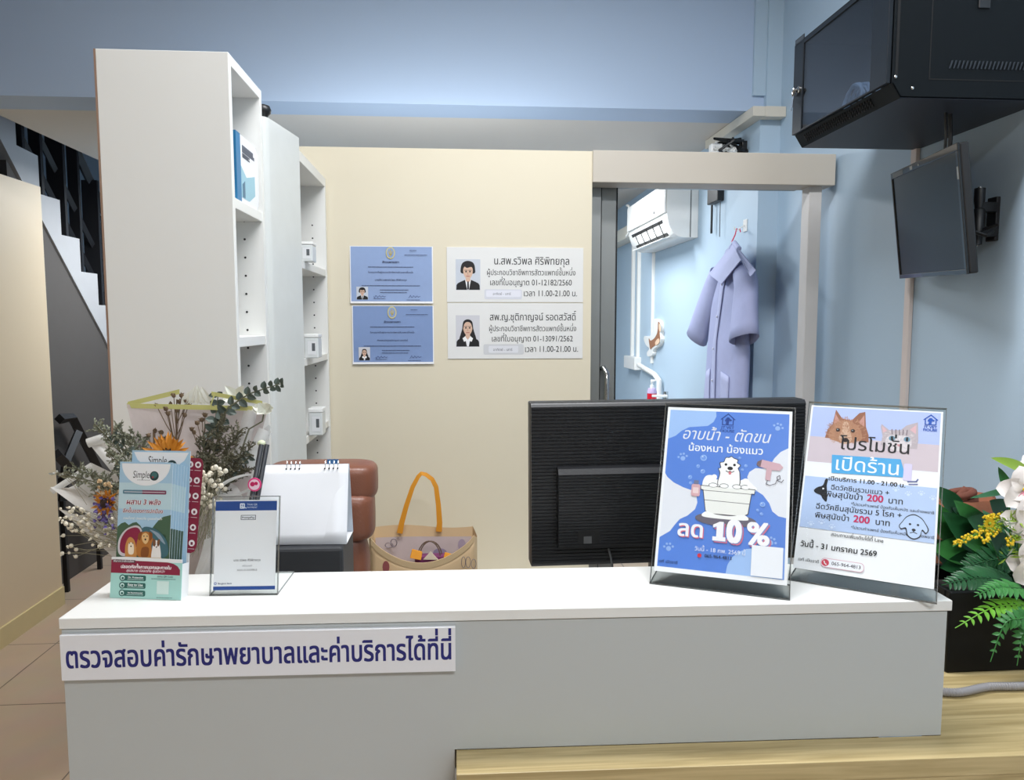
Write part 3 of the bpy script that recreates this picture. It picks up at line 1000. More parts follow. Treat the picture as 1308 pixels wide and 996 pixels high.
pr.poly(LINE, [(.317, .478), (.743, .482), (.738, .512), (.716, .512), (.697, .63), (.66, .645), (.40, .645), (.365, .63), (.337, .508), (.318, .505)])
pr.poly((236, 236, 232), [(.321, .482), (.739, .486), (.734, .508), (.712, .508), (.692, .627), (.658, .641), (.402, .641), (.369, .627), (.341, .504), (.322, .501)])
pr.line(LINE, [(.342, .508), (.715, .512)], .004)
pr.line(LINE, [(.355, .565), (.706, .57)], .004)
pr.blob((244, 244, 242), [(.34, .655), (.38, .63), (.45, .645), (.56, .648), (.66, .635), (.70, .655), (.66, .667), (.40, .667)])
pr.blob(LINE, [(.455, .475), (.46, .40), (.445, .372), (.463, .365), (.455, .335), (.485, .328), (.50, .302), (.525, .30), (.545, .292), (.565, .302), (.60, .312), (.595, .33), (.622, .345), (.605, .365), (.62, .395), (.61, .48)], 5)
pr.blob((246, 246, 246), [(.46, .475), (.465, .40), (.452, .374), (.469, .366), (.462, .338), (.489, .331), (.503, .306), (.527, .304), (.545, .297), (.563, .306), (.593, .315), (.59, .332), (.615, .346), (.599, .365), (.614, .395), (.604, .48)], 5)
for u in (.505, .572):
    pr.ell((30, 28, 30), u, .345, .011, n=10)
pr.ell((30, 28, 30), .54, .367, .022, .011, 12)
pr.line((30, 28, 30), [(.508, .383), (.525, .39), (.54, .384), (.555, .39), (.572, .383)], .006)
pr.blob((214, 120, 130), [(.53, .388), (.55, .388), (.548, .403), (.532, .403)], 4)
for u in (.415, .50, .60, .665):
    pr.ell(LINE, u, .474, .036, .014, 14)
    pr.ell((246, 246, 246), u, .4745, .032, .0115, 14)
for (u, v, r) in ((.38, .445, .03), (.665, .44, .026), (.42, .425, .022), (.70, .465, .02)):
    pr.ell((252, 252, 252), u, v, r)
pr.rrect((214, 170, 176), .245, .475, .315, .548, .016)             # shampoo bottle
pr.rect((110, 118, 150), .262, .452, .30, .476)
pr.rect((232, 208, 208), .258, .495, .302, .53)
pr.poly((206, 168, 178), [(.755, .318), (.78, .302), (.92, .322), (.945, .342), (.92, .362), (.86, .362), (.85, .425), (.812, .42), (.818, .356), (.76, .345)])  # hair dryer
pr.poly((120, 96, 100), [(.748, .316), (.782, .302), (.772, .346), (.742, .336)])
pr.line((90, 84, 96), [(.83, .425), (.82, .445), (.85, .452), (.89, .44), (.90, .42), (.925, .41), (.92, .39), (.90, .40), (.905, .42), (.935, .43), (.95, .415)], .005)
SHD = (214, 108, 132)
for (c_, d) in ((SHD, .008), ((238, 238, 244), 0)):
    pr.text(c_, 'ลด', .165 + d, .355 + d, .785 + d * .7, bold=.02)
for (c_, d) in ((SHD, .014), ((130, 140, 190), .007), ((244, 242, 246), 0)):
    e = d * .7
    pr.poly(c_, [(.435 + d, .705 + e), (.485 + d, .685 + e), (.515 + d, .685 + e), (.515 + d, .772 + e), (.535 + d, .772 + e), (.535 + d, .795 + e), (.435 + d, .795 + e), (.435 + d, .772 + e), (.463 + d, .772 + e), (.463 + d, .714 + e), (.435 + d, .722 + e)])
    pr.text(c_, '0', .548 + d, .645 + d, .794 + e, bold=.05, hmul=1.12)
    pr.text(c_, '%', .70 + d, .855 + d, .795 + d * .7, bold=.03)
pr.text((232, 238, 250), 'วันนี้ - 18 กพ. 2569 นี้', .305, .69, .862, bold=.002)
pr.ell((206, 52, 72), .345, .888, .016)
pr.text((30, 30, 44), '065-964-4813', .385, .59, .895, bold=.01)
pr.text((24, 30, 60), 'เจที เปิดขาดี', .035, .18, .95, bold=.008)
pr.rect((236, 238, 244), .735, .80, .965, .968)
fin()
# --- white promotion poster
LN2 = 0.495
F2 = frame((0.5558, 1.1983 - .0105, CT), -0.598)
acrylic_stand('acrylic_stand', 'clear acrylic stand holding the white promotion poster', F2, .2074, .297, .022, .07, LN2)
pr, fin = poster('poster', 'white promotion poster with a dog and cat photo', F2, LN2, .2074, .297, .022)
pr.rect((178, 192, 236), .015, .008, .985, .265)
pr.rect((206, 192, 200), .015, .20, .985, .37)
pr.poly((236, 238, 244), [(.015, .36), (.985, .36), (.985, .375), (.015, .375)])
FUR, FUR2, FUR3 = (176, 128, 100), (150, 100, 78), (206, 172, 148)
pr.poly(FUR2, [(.135, .205), (.15, .15), (.185, .115), (.20, .02), (.255, .075), (.33, .085), (.385, .035), (.43, .025), (.445, .12), (.47, .17), (.475, .215)])
pr.blob(FUR, [(.165, .20), (.18, .13), (.23, .09), (.31, .09), (.37, .11), (.41, .15), (.42, .20), (.36, .22), (.30, .235), (.24, .225)])
pr.poly((196, 146, 134), [(.20, .045), (.235, .09), (.195, .115)])
pr.poly((196, 146, 134), [(.425, .045), (.385, .095), (.432, .12)])
pr.blob(FUR3, [(.27, .10), (.305, .10), (.325, .15), (.345, .205), (.295, .235), (.245, .205), (.262, .15)])
ine = lambda u, v: ((u - .295) / .15) ** 2 + ((v - .155) / .085) ** 2 < 1
fur(pr, [(186, 138, 108), (160, 112, 86), (196, 150, 120), (168, 120, 92), (178, 130, 102)], (.14, .07, .46, .225), ine, (.295, .19), 420, .016, .0035, 1)
for u in (.232, .348):
    pr.ell((60, 40, 34), u, .15, .017, n=12)
    pr.ell((150, 170, 180), u - .004, .147, .005, n=8)
pr.ell((46, 34, 36), .295, .21, .026, .014, 14)
CATG, CATD = (186, 174, 180), (128, 116, 124)
pr.poly(CATG, [(.565, .225), (.575, .17), (.555, .115), (.56, .095), (.62, .13), (.70, .128), (.745, .095), (.825, .072), (.83, .12), (.835, .18), (.83, .235)])
pr.poly((216, 176, 182), [(.566, .108), (.605, .135), (.578, .15)])
pr.poly((216, 176, 182), [(.815, .088), (.77, .12), (.815, .145)])
pr.blob((222, 214, 218), [(.60, .21), (.62, .165), (.69, .16), (.77, .165), (.79, .21), (.75, .25), (.66, .25)])
ine = lambda u, v: ((u - .70) / .125) ** 2 + ((v - .185) / .058) ** 2 < 1
fur(pr, [(206, 196, 200), (190, 178, 184), (214, 206, 208), (196, 184, 190)], (.57, .12, .83, .235), ine, (.70, .21), 320, .014, .003, 2)
for k in range(5):
    pr.line(CATD, [(.64 + k * .028, .125), (.645 + k * .026, .155)], .008)
for u in (.645, .755):
    pr.ell((112, 150, 172), u, .18, .024, .016, 14)
    pr.ell((30, 34, 40), u, .18, .010, .014, 10)
pr.blob((206, 150, 156), [(.685, .215), (.715, .215), (.70, .228)], 4)
logo(pr, (34, 84, 178), .915, .058, .046)
K2 = (34, 34, 38)
for d in (0,):
    pr.text(K2, 'โปรโมชั่น', .255, .775, .268, bold=.006, hmul=1.0)
pr.poly((82, 168, 222), [(.205, .308), (.72, .302), (.765, .408), (.215, .420)])
pr.text((244, 246, 250), 'เปิดร้าน', .245, .71, .398, bold=.004, hmul=1.0)
pr.rrect((214, 206, 236), .745, .325, .805, .425, .012)
pr.line((98, 108, 160), [(.78, .43), (.84, .425), (.85, .412)], .01)
pr.line((98, 108, 160), [(.79, .445), (.85, .44)], .008)
pr.rect((182, 202, 236), .015, .452, .985, .76)
pr.text((20, 20, 24), 'เปิดบริการ 11.00 - 21.00 น.', .20, .765, .466, bold=.022, hmul=.95)
for (u, v) in ((.70, .482), (.79, .50), (.88, .49), (.96, .51), (.10, .735), (.18, .72), (.26, .738)):
    pr.paw((208, 222, 246), u, v, .026)
pr.text(K2, 'ฉีดวัคซีนรวมแมว +', .225, .655, .520, bold=.008)
pr.text(K2, 'พิษสุนัขบ้า', .19, .465, .565, bold=.008)
pr.text((198, 42, 96), '200', .50, .615, .565, bold=.025)
pr.text(K2, 'บาท', .655, .755, .565, bold=.008)
pr.text(K2, '*ไม่รวมค่าแพทย์ ป้องกันเห็บหมัด และถ่ายพยาธิ', .385, .975, .60, bold=.004)
pr.text(K2, 'ฉีดวัคซีนสุนัขรวม 5 โรค +', .125, .755, .642, bold=.008)
pr.text(K2, 'พิษสุนัขบ้า', .125, .38, .695, bold=.008)
pr.text((198, 42, 96), '200', .415, .53, .695, bold=.025)
pr.text(K2, 'บาท', .575, .675, .695, bold=.008)
pr.text(K2, '*ไม่รวมค่าแพทย์ ป้องกันเห็บหมัด และถ่ายพยาธิ', .40, .985, .735, bold=.004)
pr.blob((26, 28, 34), [(.095, .535), (.12, .515), (.16, .50), (.175, .462), (.195, .462), (.19, .50), (.20, .55), (.20, .595), (.17, .58), (.15, .56), (.11, .55)], 4)  # dark dog head
pr.ell((226, 230, 236), .165, .52, .008, n=8)
pr.blob((40, 40, 46), [(.76, .66), (.79, .628), (.84, .612), (.89, .628), (.92, .655), (.945, .69), (.925, .715), (.90, .70), (.89, .735), (.845, .752), (.80, .735), (.785, .70), (.755, .705), (.74, .685)])
pr.blob((186, 206, 238), [(.763, .663), (.792, .633), (.84, .618), (.888, .633), (.916, .658), (.937, .69), (.925, .707), (.90, .692), (.884, .73), (.845, .746), (.806, .73), (.79, .692), (.757, .698), (.746, .685)])
for u in (.815, .87):
    pr.ell((34, 34, 40), u, .67, .009, n=10)
pr.ell((34, 34, 40), .843, .70, .014, .008, 10)
pr.line((34, 34, 40), [(.82, .718), (.843, .712), (.843, .703), (.843, .712), (.866, .718)], .006)
pr.text(K2, 'สอบถามเพิ่มเติมได้ที่ Line', .26, .64, .79, bold=.008)
pr.text((24, 24, 28), 'วันนี้ - 31 มกราคม 2569', .04, .60, .872, bold=.016, hmul=1.05)
pr.text(K2, 'เจที เปิดขาดี', .035, .19, .955, bold=.006)
pr.rrect((216, 170, 184), .205, .92, .52, .972, .03)
pr.rrect((236, 236, 242), .209, .923, .516, .969, .028)
pr.ell((206, 70, 90), .238, .946, .028)
pr.line((240, 240, 240), [(.228, .938), (.234, .95), (.246, .955)], .008)
pr.text((30, 30, 36), '065-964-4813', .285, .495, .954, bold=.012)
fin()
# --- payment card
LN3 = 0.19
F3 = frame((-0.3878, 1.1882 - .0015, CT), -0.03)
acrylic_stand('acrylic_stand', 'small clear acrylic stand holding the payment card', F3, .0967, .1412, .008, .105, LN3)
pr, fin = poster('payment_card', 'white payment card with dark blue bands top and bottom', F3, LN3, .0967, .1412, .008, cat='card')
pr.rect((32, 74, 148), 0, .012, 1, .118)
pr.rrect((220, 228, 240), .395, .036, .475, .096, .014)
pr.rect((32, 74, 148), .412, .05, .458, .084)
pr.line((220, 228, 240), [(.435, .045), (.435, .09)], .014)
pr.line((220, 228, 240), [(.40, .066), (.50, .09)], .014)
pr.text((214, 224, 240), 'THAI QR', .515, .68, .06, bold=.004)
pr.text((214, 224, 240), 'PAYMENT', .515, .68, .092, bold=.004)
pr.rect((60, 64, 76), .415, .168, .66, .222)
pr.rect((232, 234, 240), .425, .174, .65, .216)
pr.text((44, 48, 60), 'PromptPay', .435, .64, .207, bold=.02)
pr.text((50, 52, 60), 'นาย รวิพล ศิริพิทยกุล', .32, .75, .682, bold=.012)
pr.text((130, 134, 142), 'พร้อมเพย์', .46, .62, .742)
pr.text((84, 86, 92), 'XXX-X-XX998-0', .375, .70, .79, bold=.004)
pr.ell((60, 90, 170), .032, .925, .022)
pr.ell((236, 238, 244), .032, .925, .012)
pr.text((40, 52, 100), 'Bangkok Bank', .075, .30, .934, bold=.012)
pr.rect((32, 74, 148), 0, .958, 1, .998)
fin()

# ================================================================== BROCHURES
BF = frame((-0.5459, 1.188, CT + .0005), -0.167) @ Matrix.Rotation(-0.147, 4, 'X')
TEAL, MAROON, DTEAL = (166, 214, 206), (136, 30, 62), (38, 98, 92)
def flat_thing(name, label, cat, M_, w, h, th=.0006, base=PAPER, group=None, shape=None):
    m = MB()
    if shape:
        m.prism([V((a * w, 0, (1 - b) * h)) for a, b in shape], (0, th, 0), base)
    else:
        m.box(0, w, 0, th, 0, h, base)
    pr = Print(m, w, h, -.00002, .00002)
    def fin():
        o = build(m, name, None, loc=(0, 0, 0))
        o.matrix_world = M_
        return tag(o, label, cat, group)
    return pr, fin
bh = thing('brochure_holder', 'teal and maroon cardboard brochure holder on the counter', 'brochure holder', mw=BF)
PW, PH = .1165, .063
m = MB().box(0, PW, 0, .0012, 0, PH - .006, mat('teal_card', TEAL, .4))
m.prism([(0, 0, PH - .006), (PW, 0, PH - .006), (PW, 0, PH - .001), (PW * .2, 0, PH + .001), (0, 0, PH)], (0, .0012, 0), mat('white_card', (232, 234, 234), .45))
pr = Print(m, PW, PH, -.00002, .00002)
pr.poly(MAROON, [(0, .06), (.80, .09), (.88, .12), (.94, .18), (.975, .27), (.975, .40), (0, .385)])
pr.poly((84, 56, 66), [(.02, .05), (.34, .06), (.34, .13), (.02, .125)])
pr.text((240, 236, 238), 'ให้มากกว่าสัตว์เลี้ยง', .03, .32, .115, bold=.01)
pr.text((244, 240, 242), 'ปลอดภัยทั้งภายนอกและภายใน', .14, .85, .26, bold=.03, shear=.15)
pr.text((244, 236, 240), 'สุขสบาย ปลอดภัย อุ่นใจกว่า', .22, .76, .345, bold=.01, shear=.15)
for i, tx in enumerate(('Dr. Protection', 'Easy to Use', 'Vet Recommended')):
    v = .50 + i * .185
    pr.rrect(DTEAL, .14, v - .07, .50, v + .07, .02)
    pr.ell(DTEAL, .17, v, .045)
    pr.ell((200, 226, 220), .17, v, .030)
    pr.ell(DTEAL, .172, v + .01, .017)
    pr.text((240, 246, 244), tx, .25, .46, v + .005, bold=.02)
    pr.scribble((200, 224, 218), .24, .47, v + .035, .006, i)
pr.text((40, 70, 74), 'สแกน QR Code', .66, .88, .46, bold=.006)
pr.scribble((70, 110, 110), .58, .92, .50, .006, 9)
pr.scribble((70, 110, 110), .66, .88, .955, .006, 10)
pr.rect((206, 230, 224), .66, .55, .83, .87)
build(m, 'front_pocket', None, bh, local=True)
for xf in (0, PW - .001):
    build(MB().box(xf, xf + .001, .0012, .0205, 0, PH - .008), 'side_flap', mat('white_card', (232, 234, 234), .45), bh, local=True)
build(MB().box(0, PW, .0205, .0215, 0, .10), 'back_card', mat('white_card', (232, 234, 234), .45), bh, local=True)
build(MB().box(0.001, PW - .001, .0012, .0205, 0, .001), 'base_card', mat('white_card', (232, 234, 234), .45), bh, local=True)
SKY, GRN = (168, 204, 228), (66, 98, 76)
def brochure_art(pr, full=True, seed=0):
    pr.rect(SKY, 0, 0, 1, 1)
    pr.rect((192, 220, 230), 0, .16, 1, .36)
    if not full:
        for k in range(4):
            pr.rect(((150, 184, 214), (206, 222, 232), (176, 200, 214), (120, 150, 160))[(k + seed) % 4], .2 * k + .2, 0, .2 * k + .3, 1)
        pr.rect((74, 100, 88), 0, .5, 1, 1)
        return
    r = random.Random(4)
    pts = [(0, .50)] + [(i / 14, .50 + r.uniform(-.045, .03) - (.06 if i > 10 else 0)) for i in range(1, 14)] + [(1, .40), (1, 1), (0, 1)]
    pr.poly(GRN, pts)
    for k in range(60):
        u, v = r.uniform(.03, .97), r.uniform(.52, .96)
        g_ = r.randint(0, 40)
        pr.ell((44 + g_, 76 + g_, 56 + g_ // 2), u, v, r.uniform(.02, .06), r.uniform(.012, .03), 7)
        pr.y += pr.st * .7
    pr.y -= pr.st * 2
    pr.poly((238, 241, 244), [(.04, .012), (.96, .012)] + [(.5 + .46 * math.cos(a), .012 + .17 * math.sin(a)) for a in [i * math.pi / 16 for i in range(1, 16)]])
    pr.text((24, 28, 36), 'Simple', .26, .57, .122, bold=.0, shear=.12, hmul=1.5)
    pr.scribble((60, 66, 76), .34, .58, .138, .006, 3)
    pr.ell((26, 60, 64), .66, .105, .085, n=20)
    pr.ell((60, 110, 112), .66, .098, .055, n=16)
    pr.ell((150, 60, 70), .635, .115, .02, n=10)
    pr.rrect((120, 60, 90), .08, .215, .90, .245, .02)
    pr.rrect((88, 130, 150), .08, .215, .45, .245, .02)
    pr.scribble((232, 226, 232), .11, .87, .23, .010, 7)
    for (c_, d, bb) in (((244, 244, 246), 0.0, .09), (MAROON, 0.0, .02)):
        pr.text(c_, 'ผสาน 3 พลัง', .16 + d, .80 + d, .325, bold=bb, shear=.12)
        pr.text(c_, 'อีกขั้นของการปกป้อง', .10 + d, .85 + d, .388, bold=bb, shear=.12)
    pr.text((238, 244, 244), 'ตอบโจทย์ ปลอดภัย ดูแลอย่างล้ำ', .11, .84, .44, bold=.02, shear=.12)
    pr.blob((60, 104, 116), [(.46, .52), (.66, .50), (.86, .55), (.97, .63), (.93, .72), (.5, .74)])
    pr.blob((140, 160, 176), [(.62, .515), (.80, .545), (.92, .62), (.84, .60), (.72, .55)])
    pr.blob((206, 200, 206), [(.05, .70), (.04, .60), (.16, .52), (.36, .485), (.47, .52), (.47, .60), (.40, .66), (.20, .72)])
    pr.blob((138, 28, 66), [(.08, .68), (.08, .60), (.19, .525), (.36, .50), (.445, .53), (.44, .60), (.36, .66), (.20, .70)])
    G1, G2, G3 = (178, 112, 48), (132, 74, 32), (226, 186, 130)
    pr.blob(G1, [(.42, .72), (.38, .64), (.42, .57), (.50, .535), (.60, .535), (.68, .58), (.66, .64), (.68, .72)])
    pr.blob(G2, [(.44, .60), (.40, .58), (.42, .545), (.48, .53), (.46, .57)], 4)
    pr.blob(G2, [(.63, .60), (.67, .58), (.67, .545), (.61, .53), (.62, .57)], 4)
    pr.blob(G3, [(.48, .56), (.54, .54), (.60, .56), (.60, .60), (.55, .625), (.49, .60)])
    for u in (.515, .575):
        pr.ell((30, 20, 16), u, .565, .012, n=8)
    pr.ell((30, 20, 20), .545, .59, .018, n=8)
    pr.blob(G2, [(.48, .66), (.56, .645), (.62, .66), (.60, .72), (.48, .72)])
    pr.blob((200, 140, 76), [(.20, .74), (.17, .66), (.20, .60), (.26, .575), (.34, .60), (.38, .66), (.38, .74)])
    pr.blob((240, 224, 200), [(.23, .63), (.28, .615), (.33, .635), (.33, .70), (.24, .70)])
    for u in (.25, .31):
        pr.ell((30, 22, 18), u, .622, .010, n=8)
    pr.ell((30, 20, 20), .28, .645, .014, n=8)
    pr.blob((236, 232, 228), [(.68, .74), (.68, .66), (.72, .60), (.78, .60), (.83, .65), (.84, .74)])
    pr.blob((120, 78, 50), [(.69, .63), (.69, .58), (.74, .60), (.73, .64)], 4)
    pr.blob((120, 78, 50), [(.81, .63), (.82, .585), (.77, .60), (.78, .64)], 4)
    for u in (.735, .785):
        pr.ell((30, 22, 18), u, .625, .010, n=8)
    pr.ell((30, 20, 20), .76, .645, .013, n=8)
    pr.rect((210, 190, 160), .18, .725, .86, .74)
BW, BH_ = .088, .205
pr, fin = flat_thing('brochure', 'frontmost folded brochure with three dogs in the brochure holder', 'brochure', BF @ Matrix.Translation((.0055, .0030, .0075)), BW, BH_, group='pet brochures')
brochure_art(pr)
fin()
pos = ('second', 'third', 'fourth', 'fifth', 'sixth')
for k in range(5):
    pr, fin = flat_thing('brochure', 'folded brochure in the holder, %s one from the front' % pos[k], 'brochure',
                         BF @ Matrix.Translation((0.0075 + .0029 * k, 0.0050 + .0021 * k, .0072 - .0006 * k)) @ Matrix.Rotation(.010 + .003 * k, 4, 'Y'), BW, BH_ - .0005 * k, group='pet brochures', base=mat('brochure_stock', (206, 222, 232), .4))
    brochure_art(pr, full=False, seed=k)
    fin()
pr, fin = flat_thing('brochure', 'tallest brochure, rising behind the others in the holder', 'brochure', BF @ Matrix.Translation((.0165, .0165, .0115)), .098, BH_ + .014, group='pet brochures')
pr.rect(SKY, 0, 0, 1, 1)
pr.poly((238, 241, 244), [(.03, .012), (.97, .012), (.90, .07), (.75, .12), (.5, .14), (.25, .12), (.10, .07)])
pr.text((24, 28, 36), 'Simple', .28, .60, .098, shear=.12, hmul=1.5)
pr.ell((26, 60, 64), .69, .105, .085, n=20)
fin()
pr, fin = flat_thing('maroon_card', 'maroon rounded card with white round icons behind the brochures', 'card', BF @ Matrix.Translation((.066, .0190, .072)) @ Matrix.Rotation(.045, 4, 'Y'), .0625, .150,
                     base=mat('maroon_card_stock', (128, 24, 58), .4), shape=[(0, 0), (.90, 0), (.97, .02), (1, .06), (1, .92), (.95, .98), (.86, 1), (0, 1)])
for i in range(6):
    for j in range(2):
        u, v = .66 + j * .21, .07 + i * .165
        pr.ell((232, 226, 230), u, v, .082, n=14)
        (pr.ell if (i + j) % 2 else pr.rrect)((110, 40, 66), *((u, v, .04) if (i + j) % 2 else (u - .03, v - .012, u + .03, v + .018, .01)))
        pr.scribble((222, 206, 214), u - .08, u + .08, v + .06, .012, i * 2 + j)
fin()

# ================================================================== BOUQUET
BY = 1.40
q = lambda x, y, dy=0.0: P(x, y, Y=BY + dy)
bq = thing('flower_bouquet', 'dried flower bouquet wrapped in pale paper behind the counter', 'bouquet', P(255, 740, Y=BY + .02))
VEIL = veil_mat('white_wrap', (238, 238, 236), 0.90)
VEIL2 = veil_mat('pink_grey_wrap', (216, 204, 202), 0.93)
EDGE = mat('yellow_green_border', (206, 204, 130), 0.5)
def sheet(tl, tr, br, bl, bulge=0.03, m_=VEIL, name='wrap_sheet', wav=0.006, seed=0, nu=10, nv=10):
    A, B, C_, D_ = [q(*p) for p in (tl, tr, br, bl)]
    n = (B - A).cross(D_ - A).normalized()
    if n.y > 0:
        n = -n
    r = random.Random(seed)
    ph = r.uniform(0, 6)
    def fn(u, v):
        p = (A * (1 - u) + B * u) * (1 - v) + (D_ * (1 - u) + C_ * u) * v
        return p - n * (bulge * math.sin(math.pi * u) * (1 - .5 * v)) + n * (wav * math.sin(u * 7 + ph + v * 3)) + V((0, 0, wav * .6 * math.sin(u * 11 + ph) * (1 - v)))
    mm = MB()
    mm.grid(fn, nu, nv, m_)
    return build(mm, name, None, bq, smooth=True)
sheet((163, 518, .045), (342, 524, .04), (290, 735, .02), (222, 738, .02), .03, VEIL2, seed=1)
mm = MB()
for (a, b, t) in (((162, 515, .042), (344, 519, .037), 6), ((163, 513, .046), (229, 497, .045), 6), ((270, 500, .04), (335, 512, .036), 5), ((268, 518, .035), (274, 500, .036), 5)):
    A, B = q(*a), q(*b)
    h = t / FPX * A.y
    mm.hexa(A, B, B + V((0, 0, -h)), A + V((0, 0, -h)), (0, .0008, 0), EDGE)
build(mm, 'wrap_border', None, bq)
sheet((114, 566, .06), (147, 556, .07), (232, 660, .0), (214, 690, -.02), .015, VEIL, seed=2)
sheet((66, 626, .05), (118, 592, .08), (242, 650, -.02), (226, 742, -.055), .02, VEIL, seed=3)
sheet((76, 655, .01), (150, 640, .05), (240, 700, -.05), (188, 748, -.06), .015, VEIL, seed=4)
sheet((286, 600, .03), (346, 552, .06), (284, 738, -.05), (246, 744, -.06), .03, VEIL, seed=5)
sheet((262, 690, -.06), (304, 640, -.05), (280, 738, -.075), (243, 743, -.08), .008, VEIL, seed=9)
sheet((312, 548, .05), (345, 545, .05), (330, 650, .03), (290, 700, .03), .03, VEIL, seed=6)
for (a, b, r_) in (((316, 596, .01), (338, 549, .03), .011), ((300, 606, .03), (322, 524, .05), .014), ((66, 628, .05), (118, 594, .08), .006), ((112, 566, .06), (140, 557, .07), .009)):
    build(MB().tube([q(*a), q(*b)], r_, 10, cap=False), 'rolled_edge', VEIL, bq, smooth=True)
# loop of the pale band at the right
mm = MB()
pts = []
for i in range(25):
    a = 2 * math.pi * i / 24
    x, y = 303 + 27 * math.cos(a), 621 + 11 * math.sin(a) - 8 * math.cos(a)
    pts.append((x, y))
for i in range(24):
    A, B = q(pts[i][0], pts[i][1], -.055 + .0), q(pts[i + 1][0], pts[i + 1][1], -.055)
    mm.hexa(A, B, B + V((0, .022, -.004)), A + V((0, .022, -.004)), (0, .0005, .0035), VEIL)
build(mm, 'wrap_band', None, bq)
STEMG = mat('grey_green_stem', (98, 98, 76), 0.7)
LEAF_E = mat('eucalyptus_leaf', (74, 86, 78), 0.55, noise=0.25, nscale=60)
LEAF_C = mat('caspia_grey_green', (124, 126, 106), 0.7, noise=0.3, nscale=80)
LEAF_B = mat('dried_brown_seed', (112, 92, 70), 0.75, noise=0.3, nscale=80)
ORNG = mat('orange_petal', (206, 134, 36), 0.6, noise=0.2, nscale=60)
DKBR = mat('dark_brown_centre', (54, 38, 34), 0.8, noise=0.3, nscale=120)
PURP = mat('purple_statice', (98, 84, 140), 0.6, noise=0.2, nscale=60)
CREAM_B = mat('cream_bud', (224, 216, 196), 0.6, noise=0.1, nscale=60)
WHITE_P = mat('white_petal', (238, 238, 226), 0.5, noise=0.05, nscale=30)
def curve(a, b, sag, n=7):
    a, b = V(a), V(b)
    return [a.lerp(b, i / (n - 1)) + V((0, 0, sag * math.sin(math.pi * i / (n - 1)))) for i in range(n)]
def caspia(base, tip, dens=26, m_=LEAF_C, spread=.028, seed=0, leafL=.008, nm='caspia_spray'):
    r = random.Random(seed)
    a, b = q(*base), q(*tip)
    pts = curve(a, b, .01)
    mm = MB()
    mm.tube(pts, [.0016] * 4 + [.001] * 3, 5, STEMG)
    for k in range(dens):
        t = .35 + .65 * (k / dens)
        i = min(5, int(t * 6))
        p = pts[i].lerp(pts[i + 1], t * 6 - i)
        d = (pts[i + 1] - pts[i]).normalized()
        dd = (d * r.uniform(.3, 1.1) + V((r.uniform(-1, 1), r.uniform(-.8, .8), r.uniform(-.6, .9)))).normalized()
        L = spread * r.uniform(.4, 1.0) * (1.2 - .6 * t)
        e = p + dd * L
        mm.tube([p, p.lerp(e, .5) + V((0, 0, .002)), e], .0006, 3, STEMG, cap=False)
        for j in range(11):
            c_ = p.lerp(e, .25 + .75 * j / 10)
            mm.leaf(c_, (dd + V((r.uniform(-1, 1), r.uniform(-1, 1), r.uniform(-1, 1)))), V((r.uniform(-1, 1), -1, r.uniform(-1, 1))), leafL * r.uniform(.4, .9), leafL * .36, .2, m_, n=2)
    return build(mm, nm, None, bq)
ss = 0
for (b_, t_, dn) in (((205, 650, .0), (120, 540, .02), 34), ((205, 640, .01), (150, 545, .03), 36), ((208, 640, .02), (172, 556, .04), 30), ((200, 660, -.01), (98, 600, .0), 34), ((200, 650, -.01), (78, 606, .0), 22),
                     ((200, 650, -.02), (140, 580, -.01), 40), ((205, 650, -.02), (120, 620, -.02), 40), ((210, 650, -.01), (160, 600, .0), 44)):
    caspia(b_, t_, dn, LEAF_C, .036, ss, .0095)
    ss += 1
for (b_, t_, dn) in (((250, 660, .01), (262, 560, .02), 50), ((252, 660, .0), (285, 540, .02), 54), ((255, 660, .0), (305, 550, .01), 50), ((252, 660, .0), (318, 575, .0), 50), ((250, 660, -.01), (295, 585, -.01), 54), ((250, 660, .0), (272, 590, -.01), 54), ((252, 660, .0), (316, 600, .0), 40)):
    caspia(b_, t_, dn, mat('caspia_dull', (96, 92, 74), .75, noise=.3, nscale=80), .036, ss, .0085)
    ss += 1
def seeds(base, tip, heads, seed, nm='dried_seed_sprig', m_=LEAF_B, r0=.0042):
    r = random.Random(seed)
    a, b = q(*base), q(*tip)
    mm = MB()
    pts = curve(a, b, .0)
    mm.tube(pts, .0014, 5, LEAF_B)
    for (hx_, hy_) in heads:
        e = q(hx_, hy_, tip[2] + r.uniform(-.01, .01))
        s_ = pts[3].lerp(pts[5], r.random())
        mm.tube([s_, s_.lerp(e, .5) + V((0, 0, -.004)), e], .0008, 4, LEAF_B)
        mm.ball(e, (r0 * r.uniform(.8, 1.2), r0, r0 * 1.1), 7, 5, m_)
        for j in range(5):
            mm.leaf(e, V((r.uniform(-1, 1), r.uniform(-1, .3), r.uniform(.1, 1))), V((0, -1, .2)), .007, .003, -.2, m_, n=2)
    return build(mm, nm, None, bq)
seeds((224, 640, .05), (226, 510, .05), [(222, 505), (232, 505), (229, 513), (236, 520), (238, 512), (218, 516), (200, 518), (212, 522), (226, 524), (236, 530), (241, 517), (215, 528)], 3)
seeds((200, 640, .04), (196, 552, .04), [(190, 556), (198, 550), (206, 552), (192, 566), (204, 562), (186, 572), (212, 560)], 4)
seeds((255, 640, .05), (262, 545, .05), [(252, 540), (258, 536), (262, 530), (268, 546), (248, 552), (245, 548), (270, 556)], 5)
